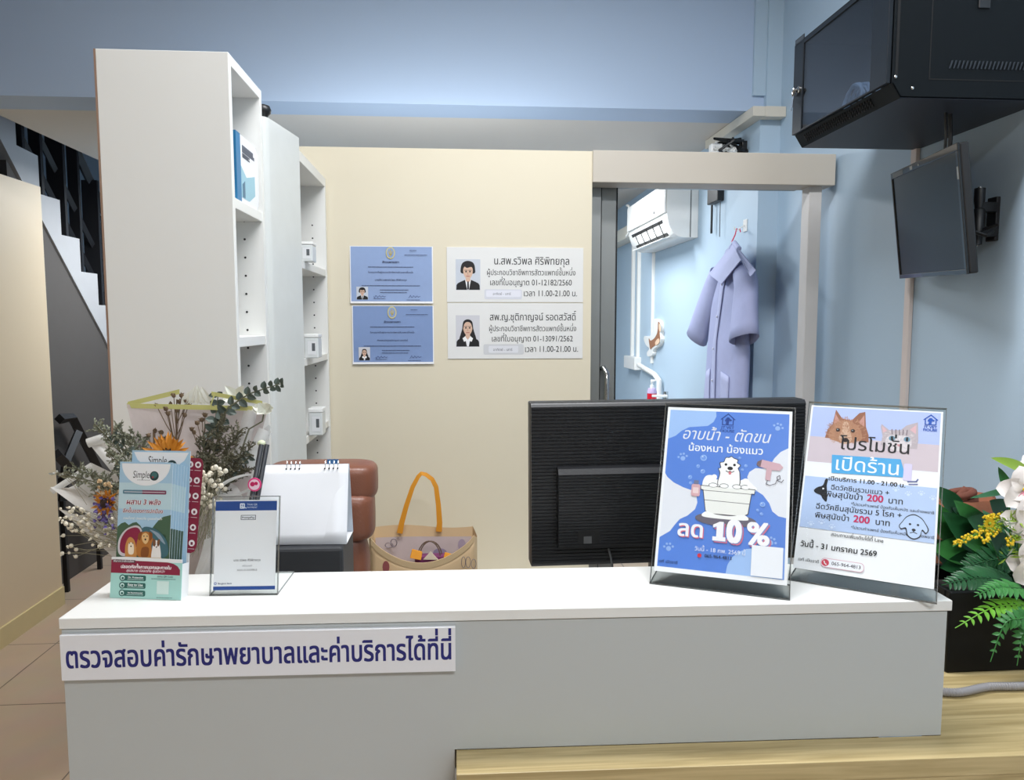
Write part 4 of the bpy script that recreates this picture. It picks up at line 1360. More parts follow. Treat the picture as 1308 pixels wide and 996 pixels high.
def strawflower(c, r_, nm, seed, facing=(0, -1, .35), m_=ORNG):
    r = random.Random(seed)
    p = q(*c)
    f = V(facing).normalized()
    u = f.cross(V((0, 0, 1))).normalized()
    w = u.cross(f)
    mm = MB()
    for ring in range(3):
        for k in range(14):
            a = 2 * math.pi * (k + ring * .37) / 14 + r.uniform(-.15, .15)
            d = (u * math.cos(a) + w * math.sin(a)) + f * (.15 + .3 * ring)
            mm.leaf(p + d * r_ * .28, d, f, r_ * r.uniform(.7, 1.05), r_ * .26, r.uniform(-.2, .35), m_, n=3)
    o = build(mm, nm, None, bq)
    m2 = MB()
    m2.lathe([(r_ * .46, -.004), (r_ * .50, .003), (r_ * .36, .009), (r_ * .12, .012)], p, 14, DKBR, axis=f)
    for k in range(26):
        a, rr = r.uniform(0, 6.28), r.uniform(0, .42) * r_
        m2.ball(p + f * .010 + (u * math.cos(a) + w * math.sin(a)) * rr, .002, 5, 4, DKBR)
    build(m2, 'flower_centre', None, o)
    return o
strawflower((216, 584, -.005), .036, 'orange_strawflower', 1)
strawflower((138, 642, -.055), .022, 'orange_strawflower', 2, (-.5, -1, .2))
def buds(base, zone, n, nm, seed, m_=CREAM_B, r0=.0036, dy=-.05):
    r = random.Random(seed)
    mm = MB()
    for k in range(n):
        a = q(base[0] + r.uniform(-22, 14), base[1] + r.uniform(-12, 22), base[2])
        x, y = r.uniform(zone[0], zone[2]), r.uniform(zone[1], zone[3])
        e = q(x, y, dy + r.uniform(-.02, .02))
        mid = a.lerp(e, .65) + V((0, 0, r.uniform(-.008, .008)))
        mm.tube([a, mid, e], .0004, 3, mat('pale_stem', (150, 146, 122), .7), cap=False)
        mm.ball(e, r0 * r.uniform(.6, 1.15), 7, 5, m_)
        mm.leaf(e, V((r.uniform(-1, 1), -1, r.uniform(-1, 1))), V((0, -1, 0)), .006, .004, .3, m_, n=2)
    return build(mm, nm, None, bq)
buds((185, 690, -.05), (76, 640, 112, 680), 26, 'white_bud_spray', 1)
buds((180, 690, -.05), (112, 655, 150, 700), 28, 'white_bud_spray', 2)
buds((170, 690, -.05), (78, 676, 100, 712), 9, 'white_bud_spray', 3)
buds((165, 660, -.04), (125, 612, 160, 650), 18, 'white_bud_spray', 4, mat('tan_bud', (190, 160, 120), .7), .0034)
buds((258, 690, -.05), (256, 596, 290, 655), 58, 'white_bud_spray', 5, CREAM_B, .0042, -.055)
buds((120, 625, -.02), (62, 600, 84, 608), 6, 'white_bud_spray', 6, mat('grey_bud', (170, 170, 160), .7), .0026, -.0)
r = random.Random(8)
mm = MB()
for k in range(60):
    e = q(r.gauss(133, 5.5), r.gauss(653, 11), -.065 + r.uniform(-.01, .01))
    mm.leaf(e, V((r.uniform(-1, 1), r.uniform(-1, .2), r.uniform(-.4, 1))), V((0, -1, .3)), .007, .006, .3, PURP, n=3, cup=.4)
mm.tube([q(175, 690, -.05), q(140, 670, -.06), q(131, 655, -.06)], .0014, 5, STEMG)
build(mm, 'purple_statice', None, bq)
def eucalyptus(path, n, Lf, seed, nm='eucalyptus_branch'):
    r = random.Random(seed)
    pts = [q(*p) for p in path]
    fine = []
    for i in range(len(pts) - 1):
        for k in range(6):
            fine.append(pts[i].lerp(pts[i + 1], k / 6))
    fine.append(pts[-1])
    mm = MB()
    mm.tube(fine, [.0022 - .0014 * i / len(fine) for i in range(len(fine))], 6, STEMG)
    for k in range(n):
        t = k / (n - 1)
        f = t * (len(fine) - 2)
        i = int(f)
        p = fine[i].lerp(fine[i + 1], f - i)
        d = (fine[i + 1] - fine[i]).normalized()
        for sgn in (-1, 1):
            sd = d.cross(V((0, -1, 0))).normalized() * sgn
            dd = sd + d * r.uniform(.2, .8) + V((0, r.uniform(-.7, .3), r.uniform(-.3, .3)))
            mm.leaf(p, dd, V((r.uniform(-.5, .5), -1, r.uniform(-.3, .6))), Lf * r.uniform(.75, 1.15) * (1.1 - .35 * t), Lf * .78 * (1.1 - .35 * t), r.uniform(0, .3), LEAF_E, n=4, tip=.7)
    return build(mm, nm, None, bq)
eucalyptus([(262, 600, .03), (272, 560, .03), (276, 530, .04), (279, 500, .045)], 9, .021, 1)
eucalyptus([(276, 545, .03), (292, 520, .03), (318, 503, .03), (345, 494, .03), (362, 489, .03)], 11, .018, 2)
eucalyptus([(215, 640, .0), (180, 600, .01), (160, 570, .02), (142, 556, .02)], 9, .016, 3)
eucalyptus([(200, 650, -.03), (170, 612, -.03), (150, 592, -.03)], 6, .017, 4)
eucalyptus([(255, 640, .0), (300, 600, .0), (322, 580, .0)], 7, .016, 5)
mm = MB()
for k in range(7):
    a = 2 * math.pi * k / 7
    mm.leaf(q(338, 523, .02), V((math.cos(a), -.4, .35 * math.sin(a) + .12)), V((0, -1, .3)), .024, .020, -.25, WHITE_P, n=4, cup=.3)
mm.tube([q(338, 524, .02), q(335, 538, .02), q(318, 548, .02), q(300, 600, .0)], .0016, 6, STEMG)
build(mm, 'white_blossom', None, bq)
mm = MB()
for k in range(9):
    a = math.pi * (k + .3) / 9
    mm.leaf(q(252 + (k - 4) * 4.5, 516, .045), V((math.cos(a) * .5, -.2 + .1 * (k % 2), 1)), V((0, -1, 0)), .026 + .006 * (k % 3), .012, .1, WHITE_P, n=4)
for k in range(6):
    mm.leaf(q(302, 506, .06), V((math.cos(k * 1.05) * 1.0, -.4, .45 * math.sin(k * 1.05) + .25)), V((0, -1, .4)), .030, .016, .1, WHITE_P, n=4)
build(mm, 'white_blossom', None, bq)
mm = MB()
mm.ball(q(334, 566, -.005), (.008, .008, .006), 10, 6, mat('pale_green_bud', (206, 212, 180), .5))
build(mm, 'pale_bud', None, bq, smooth=True)
tp = MB()
for (a, b) in (((334, 568, -.04), (316, 668, -.098)), ((341, 568, -.035), (323, 668, -.093))):
    A, B = q(*a), q(*b)
    tp.tube([A, B, B + (B - A) * .62], .0046, 8, mat('dark_grey_rod', (58, 60, 64), .4))
tg = thing('hair_tongs', 'dark grey double rod with a pink badge before the bouquet', 'tongs', q(318, 700, -.1))
build(tp, 'rod', None, tg, smooth=True)
bc = q(325, 619, -.088)
m = MB().lathe([(.0115, 0), (.0120, .0008), (.0115, .0022)], bc + V((0, .002, 0)), 24, mat('pink_badge', (226, 70, 130), .35), axis=(-.05, -1, .1))
m.lathe([(.0092, .0022), (.0092, .0025)], bc + V((0, .002, 0)), 24, mat('pale_pink', (246, 214, 226), .35), axis=(-.05, -1, .1))
for (dx, dz, rr) in ((-.003, .001, .0040), (.0032, .002, .0030), (.001, -.004, .0032)):
    m.lathe([(rr, .0026), (rr, .0029)], bc + V((dx, .002, dz)), 14, mat('deep_pink', (196, 30, 92), .35), axis=(-.05, -1, .1))
build(m, 'badge', None, tg)
tag(tg.children[-1], 'round pink badge')

# ================================================================== BEHIND THE COUNTER
# printer under the calendar
PRB = mat('charcoal_plastic', (44, 46, 50), 0.5, noise=0.04)
prx1 = P(437.5, 715, Y=1.45).x
ptz = P(437, 700.5, Y=1.45).z
prx0 = P(270, 715, Y=1.45).x
pt = thing('printer', 'charcoal printer behind the counter under the desk calendar', 'printer', ((prx0 + prx1) / 2, 1.58, 0.78))
build(MB().box(prx0, prx1, 1.455, 1.605, 0.84, ptz), 'body', PRB, pt, bevel=0.006)
build(MB().box(prx0 + .02, prx1 - .02, 1.452, 1.456, ptz - .10, ptz - .05), 'paper_slot', BLACK_PL, pt)
build(MB().box(prx0 + .03, prx1 - .03, 1.46, 1.60, 0.781, 0.84), 'base_tray', BLACK_PL, pt)
# desk calendar
a, b = P(441, 700, Y=1.478), P(445.5, 593, Y=1.52)
cw, chh = .190, (b.z - ptz)
cl_ = thing('desk_calendar', 'white desk calendar tent standing on the printer', 'calendar', (a.x - cw / 2, 1.51, ptz))
x1c = a.x + .003
x0c = x1c - cw
z0, z1 = ptz + .002, b.z
m = MB()
m.grid(lambda u, v: V((x0c + u * cw, 1.478 + .045 * v - .003 * math.sin(u * 3 + 1) * math.sin(v * 3), z0 + (z1 - z0) * v)), 10, 8)
build(m, 'front_page', PAPER, cl_, smooth=True, solid=.0012)
m = MB()
m.grid(lambda u, v: V((x0c + u * cw, 1.482 + .043 * v - .006 * u * (1 - v), z0 - .001 + (z1 - z0) * v)), 6, 6)
build(m, 'page', PAPER, cl_, smooth=True, solid=.0008)
build(MB().hexa((x0c, 1.565, ptz + .001), (x1c + .001, 1.565, ptz + .001), (x1c + .001, 1.527, z1), (x0c, 1.527, z1), (0, .0015, 0)), 'back_board', mat('pale_blue_card', (198, 206, 216), .5), cl_)
build(MB().box(x0c, x1c, 1.482, 1.565, ptz + .0005, ptz + .0018), 'base_board', PAPER, cl_)
for (u0, n) in ((.36, 4), (.76, 4)):
    mm = MB()
    for k in range(n):
        x = x0c + cw * (u0 + k * .045)
        pts = [(x, 1.524 + .006 * math.cos(t), z1 - .001 + .008 * math.sin(t)) for t in [i * 2 * math.pi / 10 for i in range(11)]]
        mm.tube(pts, .0008, 5, STEEL, cap=False)
        mm.tube([(x - .0012, 1.5205, z1 - .0075), (x - .0012, 1.5185, z1 - .0075)], .0016, 8, DARK_STEEL)
    build(mm, 'wire_ring', None, cl_)
build(MB().box(x0c + cw * .77, x0c + cw * .89, 1.529, 1.531, z1 - .02, z1 + .009), 'tab', mat('blue_tab', (60, 110, 160), .5), cl_)
# office chair
LEA = mat('brown_leather', (126, 78, 58), 0.38, noise=0.12, nscale=14, bump=0.25, bscale=240)
CY0 = 1.80
cx1 = P(481, 640, Y=CY0).x
ctz = P(420, 589, Y=CY0 + .03).z
ch = thing('office_chair', 'brown leather office chair behind the desk calendar', 'chair', (cx1 - .22, CY0, 0))
def pad(x0, x1, y0, y1, z0, z1, rr, nm, tilt=0.0, rc=.05):
    mm = MB()
    def fn(u, v):
        a, b = (u - .5) * 2 * math.pi, (v - .5) * math.pi
        def se(c, e):
            return math.copysign(abs(c) ** e, c)
        cx, cy, cz = (x0 + x1) / 2, (y0 + y1) / 2, (z0 + z1) / 2
        x = se(math.cos(a), rr) * se(math.cos(b), rr)
        z = se(math.sin(a), rr) * se(math.cos(b), rr)
        y = se(math.sin(b), .75)
        zz = cz + z * (z1 - z0) / 2
        return V((cx + x * (x1 - x0) / 2, cy + y * (y1 - y0) / 2 + tilt * (zz - z0), zz))
    mm.grid(fn, 40, 16, LEA)
    return build(mm, nm, None, ch, smooth=True)
lz = P(420, 634, Y=CY0).z
pad(cx1 - .262, cx1, CY0 - .03, CY0 + .10, lz - .015, ctz, .34, 'headrest')
pad(cx1 - .26, cx1 - .006, CY0 - .045, CY0 + .08, P(460, 690, Y=CY0).z, lz + .012, .30, 'backrest')
pad(cx1 - .255, cx1 - .02, CY0 - .035, CY0 + .075, .56, P(460, 684, Y=CY0).z + .02, .3, 'lower_backrest')
pad(cx1 - .26, cx1 + .12, CY0 - .40, CY0 + .03, .46, .57, .3, 'seat')
build(MB().lathe([(.03, .12), (.03, .47)], (cx1 - .06, CY0 - .2, 0), 14), 'gas_column', DARK_STEEL, ch, smooth=True)
for k in range(5):
    a_ = 2 * math.pi * k / 5
    e = V((cx1 - .06 + .18 * math.cos(a_), CY0 - .2 + .18 * math.sin(a_), .06))
    build(MB().tube([(cx1 - .06, CY0 - .2, .12), e], [.03, .018], 8).ball((e.x, e.y, .028), .028, 10, 6), 'leg', DARK_STEEL, ch, smooth=True)
# low cabinet and the tote bag on it
lc = thing('low_cabinet', 'low white cabinet behind the counter carrying the tote bag', 'cabinet', (0.05, 2.5, 0))
build(MB().box(-.35, .46, 2.26, 2.69, 0, .60), 'body', WHITE_LAM, lc, bevel=.002)
for x in (-.345, .06):
    d_ = build(MB().box(x, x + .395, 2.245, 2.259, .03, .585), 'door', WHITE_LAM, lc, bevel=.002)
    build(MB().box(x + .18, x + .22, 2.235, 2.245, .50, .51), 'handle', STEEL, d_)
CANV = mat('cream_canvas', (222, 192, 150), 0.75, noise=0.05, bump=0.2, bscale=700)
CANV_IN = mat('lilac_grey_lining', (206, 190, 188), 0.75, noise=0.06, nscale=30)
STRAP = mat('orange_strap', (222, 148, 34), 0.7, noise=0.06, bump=0.2, bscale=600)
TYB, TYF = 2.47, 2.36
tb = thing('tote_bag', 'cream tote bag with orange straps against the cream wall', 'bag', P(540, 760, Y=2.42) * 1)
qb = lambda x, y, yy: P(x, y, Y=yy)
bl, brr = qb(478, 673, TYB), qb(603.5, 671, TYB)
fl, fr = qb(474, 686, TYF), qb(606, 684, TYF)
zb = 0.602
W_ = brr.x - bl.x
m = MB()
m.grid(lambda u, v: V((bl.x + u * W_, TYB + .006 * math.sin(u * 5) * v, zb + (bl.z - zb + (brr.z - bl.z) * u + .005 * math.sin(u * 6)) * v)), 14, 6, CANV)
m.grid(lambda u, v: V((bl.x + .004 + u * (W_ - .008), TYB - .004 + .006 * math.sin(u * 5), zb + .05 + (bl.z - zb - .085) * v)), 14, 6, CANV_IN)
m2 = MB()
back = build(m, 'back_panel', None, tb, smooth=True)
def front_top(u):
    """sagging edge of the front panel"""
    x = qb(474 + u * 132, 700, TYF).x
    k = 1 - abs(2 * u - 1)
    py = 686 - 2 * u + 31 * math.sin(math.pi * u) ** .75
    return V((x, TYF - .02 * math.sin(math.pi * u), P(540, py, Y=TYF).z))
m = MB()
m.grid(lambda u, v: V((front_top(u).x, front_top(u).y + (.012 - .05 * math.sin(math.pi * u)) * (1 - v) * .4, zb + (front_top(u).z - zb) * v)), 20, 6, CANV)
fp = build(m, 'front_panel', None, tb, smooth=True, solid=.002)
m = MB()
pts = [front_top(i / 20) + V((0, -.002, 0)) for i in range(21)]
for i in range(20):
    m.hexa(pts[i], pts[i + 1], pts[i + 1] + V((0, 0, -.020)), pts[i] + V((0, 0, -.020)), (0, -.0015, 0), mat('canvas_hem', (206, 180, 140), .75))
build(m, 'hem', None, fp)
m = MB()
for (A, B) in ((bl, fl), (brr, fr)):
    m.grid(lambda u, v: V((A.x + (B.x - A.x) * u + (.012 if A is brr else -.012) * math.sin(math.pi * u) * 1.0, A.y + (B.y - A.y) * u, zb + (A.z + (B.z - A.z) * u - zb - .02 * math.sin(math.pi * u)) * v)), 6, 5, CANV)
build(m, 'side_gusset', None, tb, smooth=True)
# printed doodles on lining and front
DO = ink((120, 108, 116))
def loopdood(cx, cy, rx, ry, yy, par, t=.0012, ncl=20):
    m = MB().tube([P(cx + rx * math.cos(2 * math.pi * i / ncl), cy + ry * math.sin(2 * math.pi * i / ncl), Y=yy) for i in range(ncl + 1)], t, 4, DO, cap=False)
    build(m, 'printed_outline', None, par)
def spot(cx, cy, rx, ry, yy, c_, par):
    m = MB().prism([P(cx + rx * math.cos(i * .523), cy + ry * math.sin(i * .523), Y=yy) for i in range(12)], (0, .0004, 0), ink(c_))
    build(m, 'printed_spot', None, par)
loopdood(503, 693, 4, 5, TYB - .011, back)
loopdood(497, 696, 5, 3, TYB - .011, back)
spot(590, 696, 5, 8, TYB - .012, (176, 160, 178), back)
spot(562, 706, 9, 6, TYB - .012, (160, 146, 172), back)
for (cx, cy, rx, ry) in ((592, 718, 2.5, 7), (598, 718, 3, 7), (605, 720, 3, 6)):
    loopdood(cx, cy, rx, ry, TYF - .022, fp, .0009)
spot(493, 724, 4.5, 8, TYF - .022, (150, 84, 84), fp)
m = MB()
sp = [(510.5, 681), (513, 668), (519, 646), (527, 622), (534, 609), (538, 604.5), (544, 606), (552, 612), (557, 622), (560, 645), (561.5, 668), (560.5, 679)]
cen = [P(x, y, Y=TYB - .012) for x, y in sp]
fine = []
for i in range(len(cen) - 1):
    for k in range(4):
        fine.append(cen[i].lerp(cen[i + 1], k / 4))
fine.append(cen[-1])
hw = .0098
L_, R_ = [], []
for i, p in enumerate(fine):
    d = (fine[min(i + 1, len(fine) - 1)] - fine[max(i - 1, 0)]).normalized()
    n_ = V((d.z, 0, -d.x))
    k = .55 + .45 * abs(2 * i / len(fine) - .95)
    L_.append(p - n_ * hw * k + V((0, .006 * (1 - k), 0)))
    R_.append(p + n_ * hw * k - V((0, .006 * (1 - k), 0)))
for i in range(len(fine) - 1):
    m.hexa(L_[i], R_[i], R_[i + 1], L_[i + 1], (0, .002, 0))
build(m, 'strap', STRAP, tb)
m = MB()
for x, y in ((531, 708), (573, 712)):
    p = P(x, y, Y=TYF + .004)
    m.hexa(p + V((-.019, 0, -.012)), p + V((.017, 0, -.02)), p + V((.021, .012, .004)), p + V((-.012, .012, .014)), (0, .006, 0))
build(m, 'strap', STRAP, tb, bevel=.002)
gb = thing('paper_gift_bag', 'small bag with brown cord handles inside the tote bag', 'bag', P(550, 760, Y=2.415))
gx0, gx1, gz = P(530, 712, Y=2.40).x, P(573, 712, Y=2.40).x, P(550, 710, Y=2.40).z
build(MB().box(gx0, gx1, 2.39, 2.43, zb + .004, gz), 'body', mat('plum_paper', (130, 60, 110), .6), gb)
m = MB()
for dy in (0, .02):
    pts = [P(548 + 14.5 * math.cos(math.pi * (1 - i / 14)) + dy * 120, 713 - 22 * math.sin(math.pi * i / 14), Y=2.40 + dy) for i in range(15)]
    m.tube(pts, .0022, 6)
build(m, 'cord_handle', mat('brown_cord', (112, 92, 78), .8), gb, smooth=True)
p = P(551, 712, Y=2.385)
build(MB().prism([p + V((-.026, 0, -.006)), p + V((.022, 0, -.008)), p + V((-.002, 0, .020))], (0, .004, 0)), 'tag_card', mat('ivory_card', (234, 222, 200), .6), gb)

# computer monitor seen from behind
MY = 1.45
mx0, mx1 = P(679.5, 620, Y=MY).x, P(1029, 620, Y=MY).x
mz0, mz1 = P(682, 724.5, Y=MY).z, P(850, 514.5, Y=MY).z
mw_, mh_ = mx1 - mx0, mz1 - mz0
dm = thing('computer_monitor', 'black computer monitor seen from behind on the counter', 'monitor', mw=frame((mx0, MY, mz0), .012) @ Matrix.Rotation(-.006, 4, 'Y'))
NR = 46
pf = [(0.05, 0.0), (0.05, mh_), (0.006, mh_), (0.004, mh_ - .002)]
for i in range(NR):
    zt_ = mh_ - .006 - (mh_ - .012) * i / NR
    zd = (mh_ - .012) / NR
    pf += [(0.0, zt_ - zd * .12), (0.0, zt_ - zd * .72), (0.0016, zt_ - zd * .84), (0.0016, zt_ - zd * .98)]
pf += [(0.004, .002), (0.006, 0)]
m = MB().prism([(0, y_, z_) for y_, z_ in pf], (mw_, 0, 0))
build(m, 'rear_shell', mat('black_ribbed_plastic', (21, 22, 26), 0.4, noise=0.03), dm, local=True)
build(MB().box(-.001, mw_ + .001, .012, .052, -.0012, mh_ + .001), 'bezel', BLACK_PL, dm, local=True, bevel=.003)
build(MB().box(.006, mw_ - .006, .0515, .0528, .012, mh_ - .006), 'screen', mat('dark_screen', (14, 15, 18), .15), dm, local=True)
sx = mw_ / 349.5
hx0, hx1 = 31.5 * sx, 318 * sx
hz1, hz0 = (724.5 - 597) * sx, (724.5 - 699) * sx
pf = [(0.004, hz0), (-.026, hz0 + .006)]
NN = 24
for i in range(NN):
    zz = hz0 + .006 + (hz1 - hz0 - .02) * i / NN
    zd = (hz1 - hz0 - .02) / NN
    pf += [(-.026, zz + zd * .1), (-.026, zz + zd * .7), (-.0246, zz + zd * .8), (-.0246, zz + zd * .95)]
pf += [(-.026, hz1 - .013), (-.018, hz1 - .003), (0.004, hz1)]
build(MB().prism([(hx0, y_, z_) for y_, z_ in pf], (hx1 - hx0, 0, 0)), 'rear_housing', mat('black_ribbed_plastic', (21, 22, 26), 0.4, noise=0.03), dm, local=True)
px_ = lambda x: (x - 679.5) * sx
pz_ = lambda y: (724.5 - y) * sx
build(MB().box(px_(735), px_(762), -.0268, -.0262, pz_(692), pz_(675)), 'port_recess', mat('port_black', (6, 6, 8), .7), dm, local=True)
build(MB().box(px_(742), px_(752), -.0275, -.0268, pz_(691), pz_(682)), 'port', GREY_PL, dm, local=True)
build(MB().tube([(px_(776), -.004, .035), (px_(778), -.012, .018), (px_(781), -.010, -.01), (px_(783), 0, -.1)], .0022, 6), 'cable', GREY_PL, dm, local=True, smooth=True)
build(MB().box(mw_ / 2 - .035, mw_ / 2 + .035, .0, .03, .78 - mz0 + .012, .06), 'neck', BLACK_PL, dm, local=True, bevel=.004)
build(MB().box(mw_ / 2 - .12, mw_ / 2 + .12, -.06, .11, .78 - mz0 + .001, .78 - mz0 + .014), 'foot', BLACK_PL, dm, local=True, bevel=.004)

# ================================================================== REAR ROOM
AX = 1.30
ay0, ay1 = 4.03, 4.93
ac = thing('air_conditioner', 'white wall air conditioner high up beyond the doorway', 'air conditioner', (1.2, 4.48, 2.0))
x0a = P(849, 262, Y=ay0).x
zbt = P(849, 303, Y=ay0).z
zmid = P(849, 271, Y=ay0).z
pf = [(AX, zbt), (AX, zbt + .30), (x0a + .04, zbt + .30), (x0a + .012, zbt + .285), (x0a + .012, zmid + .01)]
for i in range(9):
    t = i / 8
    pf.append((x0a + .012 + (AX - x0a - .03) * (t ** 1.7) * .62, zmid + .008 - (zmid + .008 - zbt) * (1 - (1 - t) ** 1.9)))
build(MB().prism([(x, ay0, z) for x, z in pf], (0, ay1 - ay0, 0)), 'body', WHITE_PL, ac, smooth=False, bevel=.003)
build(MB().box(x0a, x0a + .011, ay0 + .004, ay1 - .004, zmid, zbt + .286), 'front_panel', WHITE_PL, ac, bevel=.003)
def curve_pt(t):
    return V((x0a + .012 + (AX - x0a - .03) * (t ** 1.7) * .62, 0, zmid + .008 - (zmid + .008 - zbt) * (1 - (1 - t) ** 1.9)))
m = MB()
A, B = curve_pt(.14) + V((-.003, 0, -.002)), curve_pt(.62) + V((-.004, 0, -.004))
for ya, yb in ((ay0 + .10, ay1 - .08),):
    m.hexa((A.x, ya, A.z), (A.x, yb, A.z), (B.x, yb, B.z), (B.x, ya, B.z), (.004, 0, .004), mat('dark_outlet', (40, 40, 40), .7))
build(m, 'air_outlet', None, ac)
for k in range(5):
    yy = ay0 + .16 + k * .14
    m = MB().hexa((A.x - .001, yy, A.z - .003), (A.x - .001, yy + .004, A.z - .003), (B.x, yy + .004, B.z - .003), (B.x, yy, B.z - .003), (-.003, 0, -.003))
    build(m, 'vane', mat('dark_vane', (52, 52, 52), .6), ac)
build(MB().hexa((B.x - .035, ay0 + .10, B.z - .012), (B.x - .035, ay1 - .08, B.z - .012), (B.x + .012, ay1 - .08, B.z - .004), (B.x + .012, ay0 + .10, B.z - .004), (0, 0, -.004)), 'louvre', WHITE_PL, ac)
build(MB().box(AX - .045, AX - .04, ay0 - .001, ay0, zbt + .002, zbt + .298), 'seam', GREY_PL, ac)
build(MB().box(x0a - .0006, x0a, ay0 + .20, ay0 + .235, zmid + .02, zmid + .035), 'badge', GREY_PL, ac)
PVC = mat('white_conduit', (232, 232, 228), .35)
def conduit(name, label, pts, r, cat='pipe', mm=None, flat=False):
    m = MB()
    m.tube(pts, r, 10)
    o = build(m, name, mm or PVC, smooth=True)
    return tag(o, label, cat)
wp = lambda x, y, d=.0: P(x, y, X=AX - d)
zA = wp(812, 455).z
y1, y2 = wp(810, 400).y, wp(815, 400).y
trunk = thing('wall_trunking', 'white double trunking running down to a junction box beyond the doorway', 'trunking', (AX - .01, y1, zA))
m = MB().box(AX - .022, AX, y1 - .018, y1 + .018, zA, 2.13).box(AX - .022, AX, y2 - .05 - .018, y2 - .05 + .010, zA, 2.13)
build(m, 'channel', PVC, trunk, bevel=.002)
build(MB().box(AX - .05, AX, y2 - .12, y1 + .10, zA - .09, zA), 'junction_box', WHITE_PL, trunk, bevel=.004)
pA, pB, pC = wp(816, 466, .03), wp(836, 478, .03), wp(842, 486, .03)
conduit('water_pipe', 'white bent pipe below the junction box beyond the doorway', [pA, pA.lerp(pB, .5), pB, pB.lerp(pC, .6), pC, V((pC.x, pC.y, pC.z - .08)), V((pC.x, pC.y, .92))], .017)
yv = wp(836, 350).y
tag(build(MB().box(AX - .016, AX, yv - .014, yv + .014, 1.28, 2.01), 'thin_trunking', PVC, bevel=.002), 'thin white trunking under the air conditioner', 'trunking')
lg = thing('cable_duct', 'wide cream duct running back beside the air conditioner', 'duct', (AX - .1, 5.7, 2.1))
zl = wp(800, 307).z
build(MB().box(AX - .10, AX, 5.25, 6.58, zl - .03, zl + .055), 'channel', mat('cream_duct', (226, 222, 208), .4), lg, bevel=.003)
conduit('grey_pipe', 'grey upright pipe in the far corner beyond the doorway', [V((P(789, 260, Y=6.45).x, 6.45, 2.4)), V((P(789, 260, Y=6.45).x, 6.45, 2.05))], .045, mm=PVC)
conduit('coiled_hose', 'thin white hose looping beside the air conditioner', [V((AX - .16, 5.05 + .11 * math.cos(t), 2.23 + .10 * math.sin(t))) for t in [i * math.pi / 12 + math.pi / 2 for i in range(13)]], .008, cat='hose')
# dog shaped plaque
pl = thing('wall_plaque', 'brown and white animal shaped plaque on the rear wall', 'plaque', wp(838, 458))
cat_ = [(840, 407), (847, 411), (848, 425), (849, 433), (846, 441), (839, 446), (838, 453), (832, 455), (831, 450), (834, 445), (830, 441), (827, 434), (828, 429), (833, 430), (838, 424), (838, 412)]
build(MB().prism([wp(x, y) for x, y in smooth_closed(cat_, 3)], (-.025, 0, 0)), 'board', WHITE_PL, pl)
in_ = [(841, 411), (843.5, 415), (842.5, 425), (843, 434), (838, 440), (833, 444), (831, 446), (829.5, 438), (829, 432), (831, 435), (836, 432), (840, 424)]
build(MB().prism([wp(x, y, .0256) for x, y in smooth_closed(in_, 3)], (-.002, 0, 0)), 'figure', mat('brown_wood_figure', (150, 104, 74), .6), pl)
m = MB().prism([wp(x, y, .028) for x, y in smooth_closed([(842, 413), (844.5, 418), (843.5, 424), (841.8, 420)], 3)], (-.001, 0, 0))
m.prism([wp(x, y, .028) for x, y in smooth_closed([(841, 432), (842.5, 437), (838, 441), (837, 437)], 3)], (-.001, 0, 0))
build(m, 'belly', mat('tan_figure', (226, 196, 168), .6), pl)
# soap bottle, tap on a wall shelf
sy_ = 4.55
sbp = P(832.5, 515, Y=sy_)
shelf_z = P(832.5, 524, Y=sy_).z
ws = tag(build(MB().box(1.08, AX, 4.25, 4.9, shelf_z - .02, shelf_z), 'wall_shelf', WHITE_LAM, bevel=.002), 'white wall shelf with the red soap bottle beyond the doorway', 'shelf')
sb = thing('soap_bottle', 'clear pump bottle of red soap beyond the doorway', 'bottle', (sbp.x, sy_, shelf_z))
zt_ = P(832.5, 502, Y=sy_).z - shelf_z
zc_ = P(832.5, 495, Y=sy_).z - shelf_z
build(MB().lathe([(.026, 0), (.030, .005), (.030, zt_)], (sbp.x, sy_, shelf_z), 18), 'liquid', mat('red_soap', (196, 24, 44), .2), sb, smooth=True)
build(MB().lathe([(.031, zt_), (.031, zt_ + .006), (.024, zc_ - .004), (.012, zc_)], (sbp.x, sy_, shelf_z), 18), 'shoulder', mat('pale_violet_plastic', (188, 170, 206), .2), sb, smooth=True)
build(MB().lathe([(.013, zc_), (.013, zc_ + .016), (.005, zc_ + .017), (.005, zc_ + .03)], (sbp.x, sy_, shelf_z), 14).tube([(sbp.x, sy_, shelf_z + zc_ + .03), (sbp.x - .004, sy_ - .005, shelf_z + zc_ + .042), (sbp.x + .022, sy_ - .012, shelf_z + zc_ + .046)], [.009, .010, .005], 8), 'pump', WHITE_PL, sb, smooth=True)
tp_ = thing('wall_tap', 'steel tap with a white lever beside the red soap', 'tap', P(850, 515, Y=4.42))
e = P(851, 500, Y=4.42)
build(MB().tube([(e.x, 4.42, shelf_z), (e.x - .004, 4.42, e.z)], .016, 12), 'spout', STEEL, tp_, smooth=True)
f_ = P(833, 505.5, Y=4.40)
build(MB().tube([(f_.x, 4.40, f_.z), (e.x, 4.40, f_.z - .002)], .008, 10), 'lever', WHITE_PL, tp_, smooth=True)
# black router with a hanging cord
rt = P(912, 250, X=AX - .02)
rb = thing('wall_router', 'small black box with a dangling cord by the coat', 'router', rt)
build(MB().box(AX - .035, AX, rt.y - .09, rt.y + .06, P(912, 262, X=AX).z, 2.30), 'body', BLACK_PL, rb, bevel=.004)
c0 = P(909.5, 262, X=AX - .02)
build(MB().tube([c0, c0 + V((0, 0, -.14))], .006, 6), 'cord', BLACK_PL, rb)
build(MB().tube([c0 + V((0, -.12, 0)), c0 + V((0, -.12, -.17))], .002, 5), 'cord', BLACK_PL, rb)

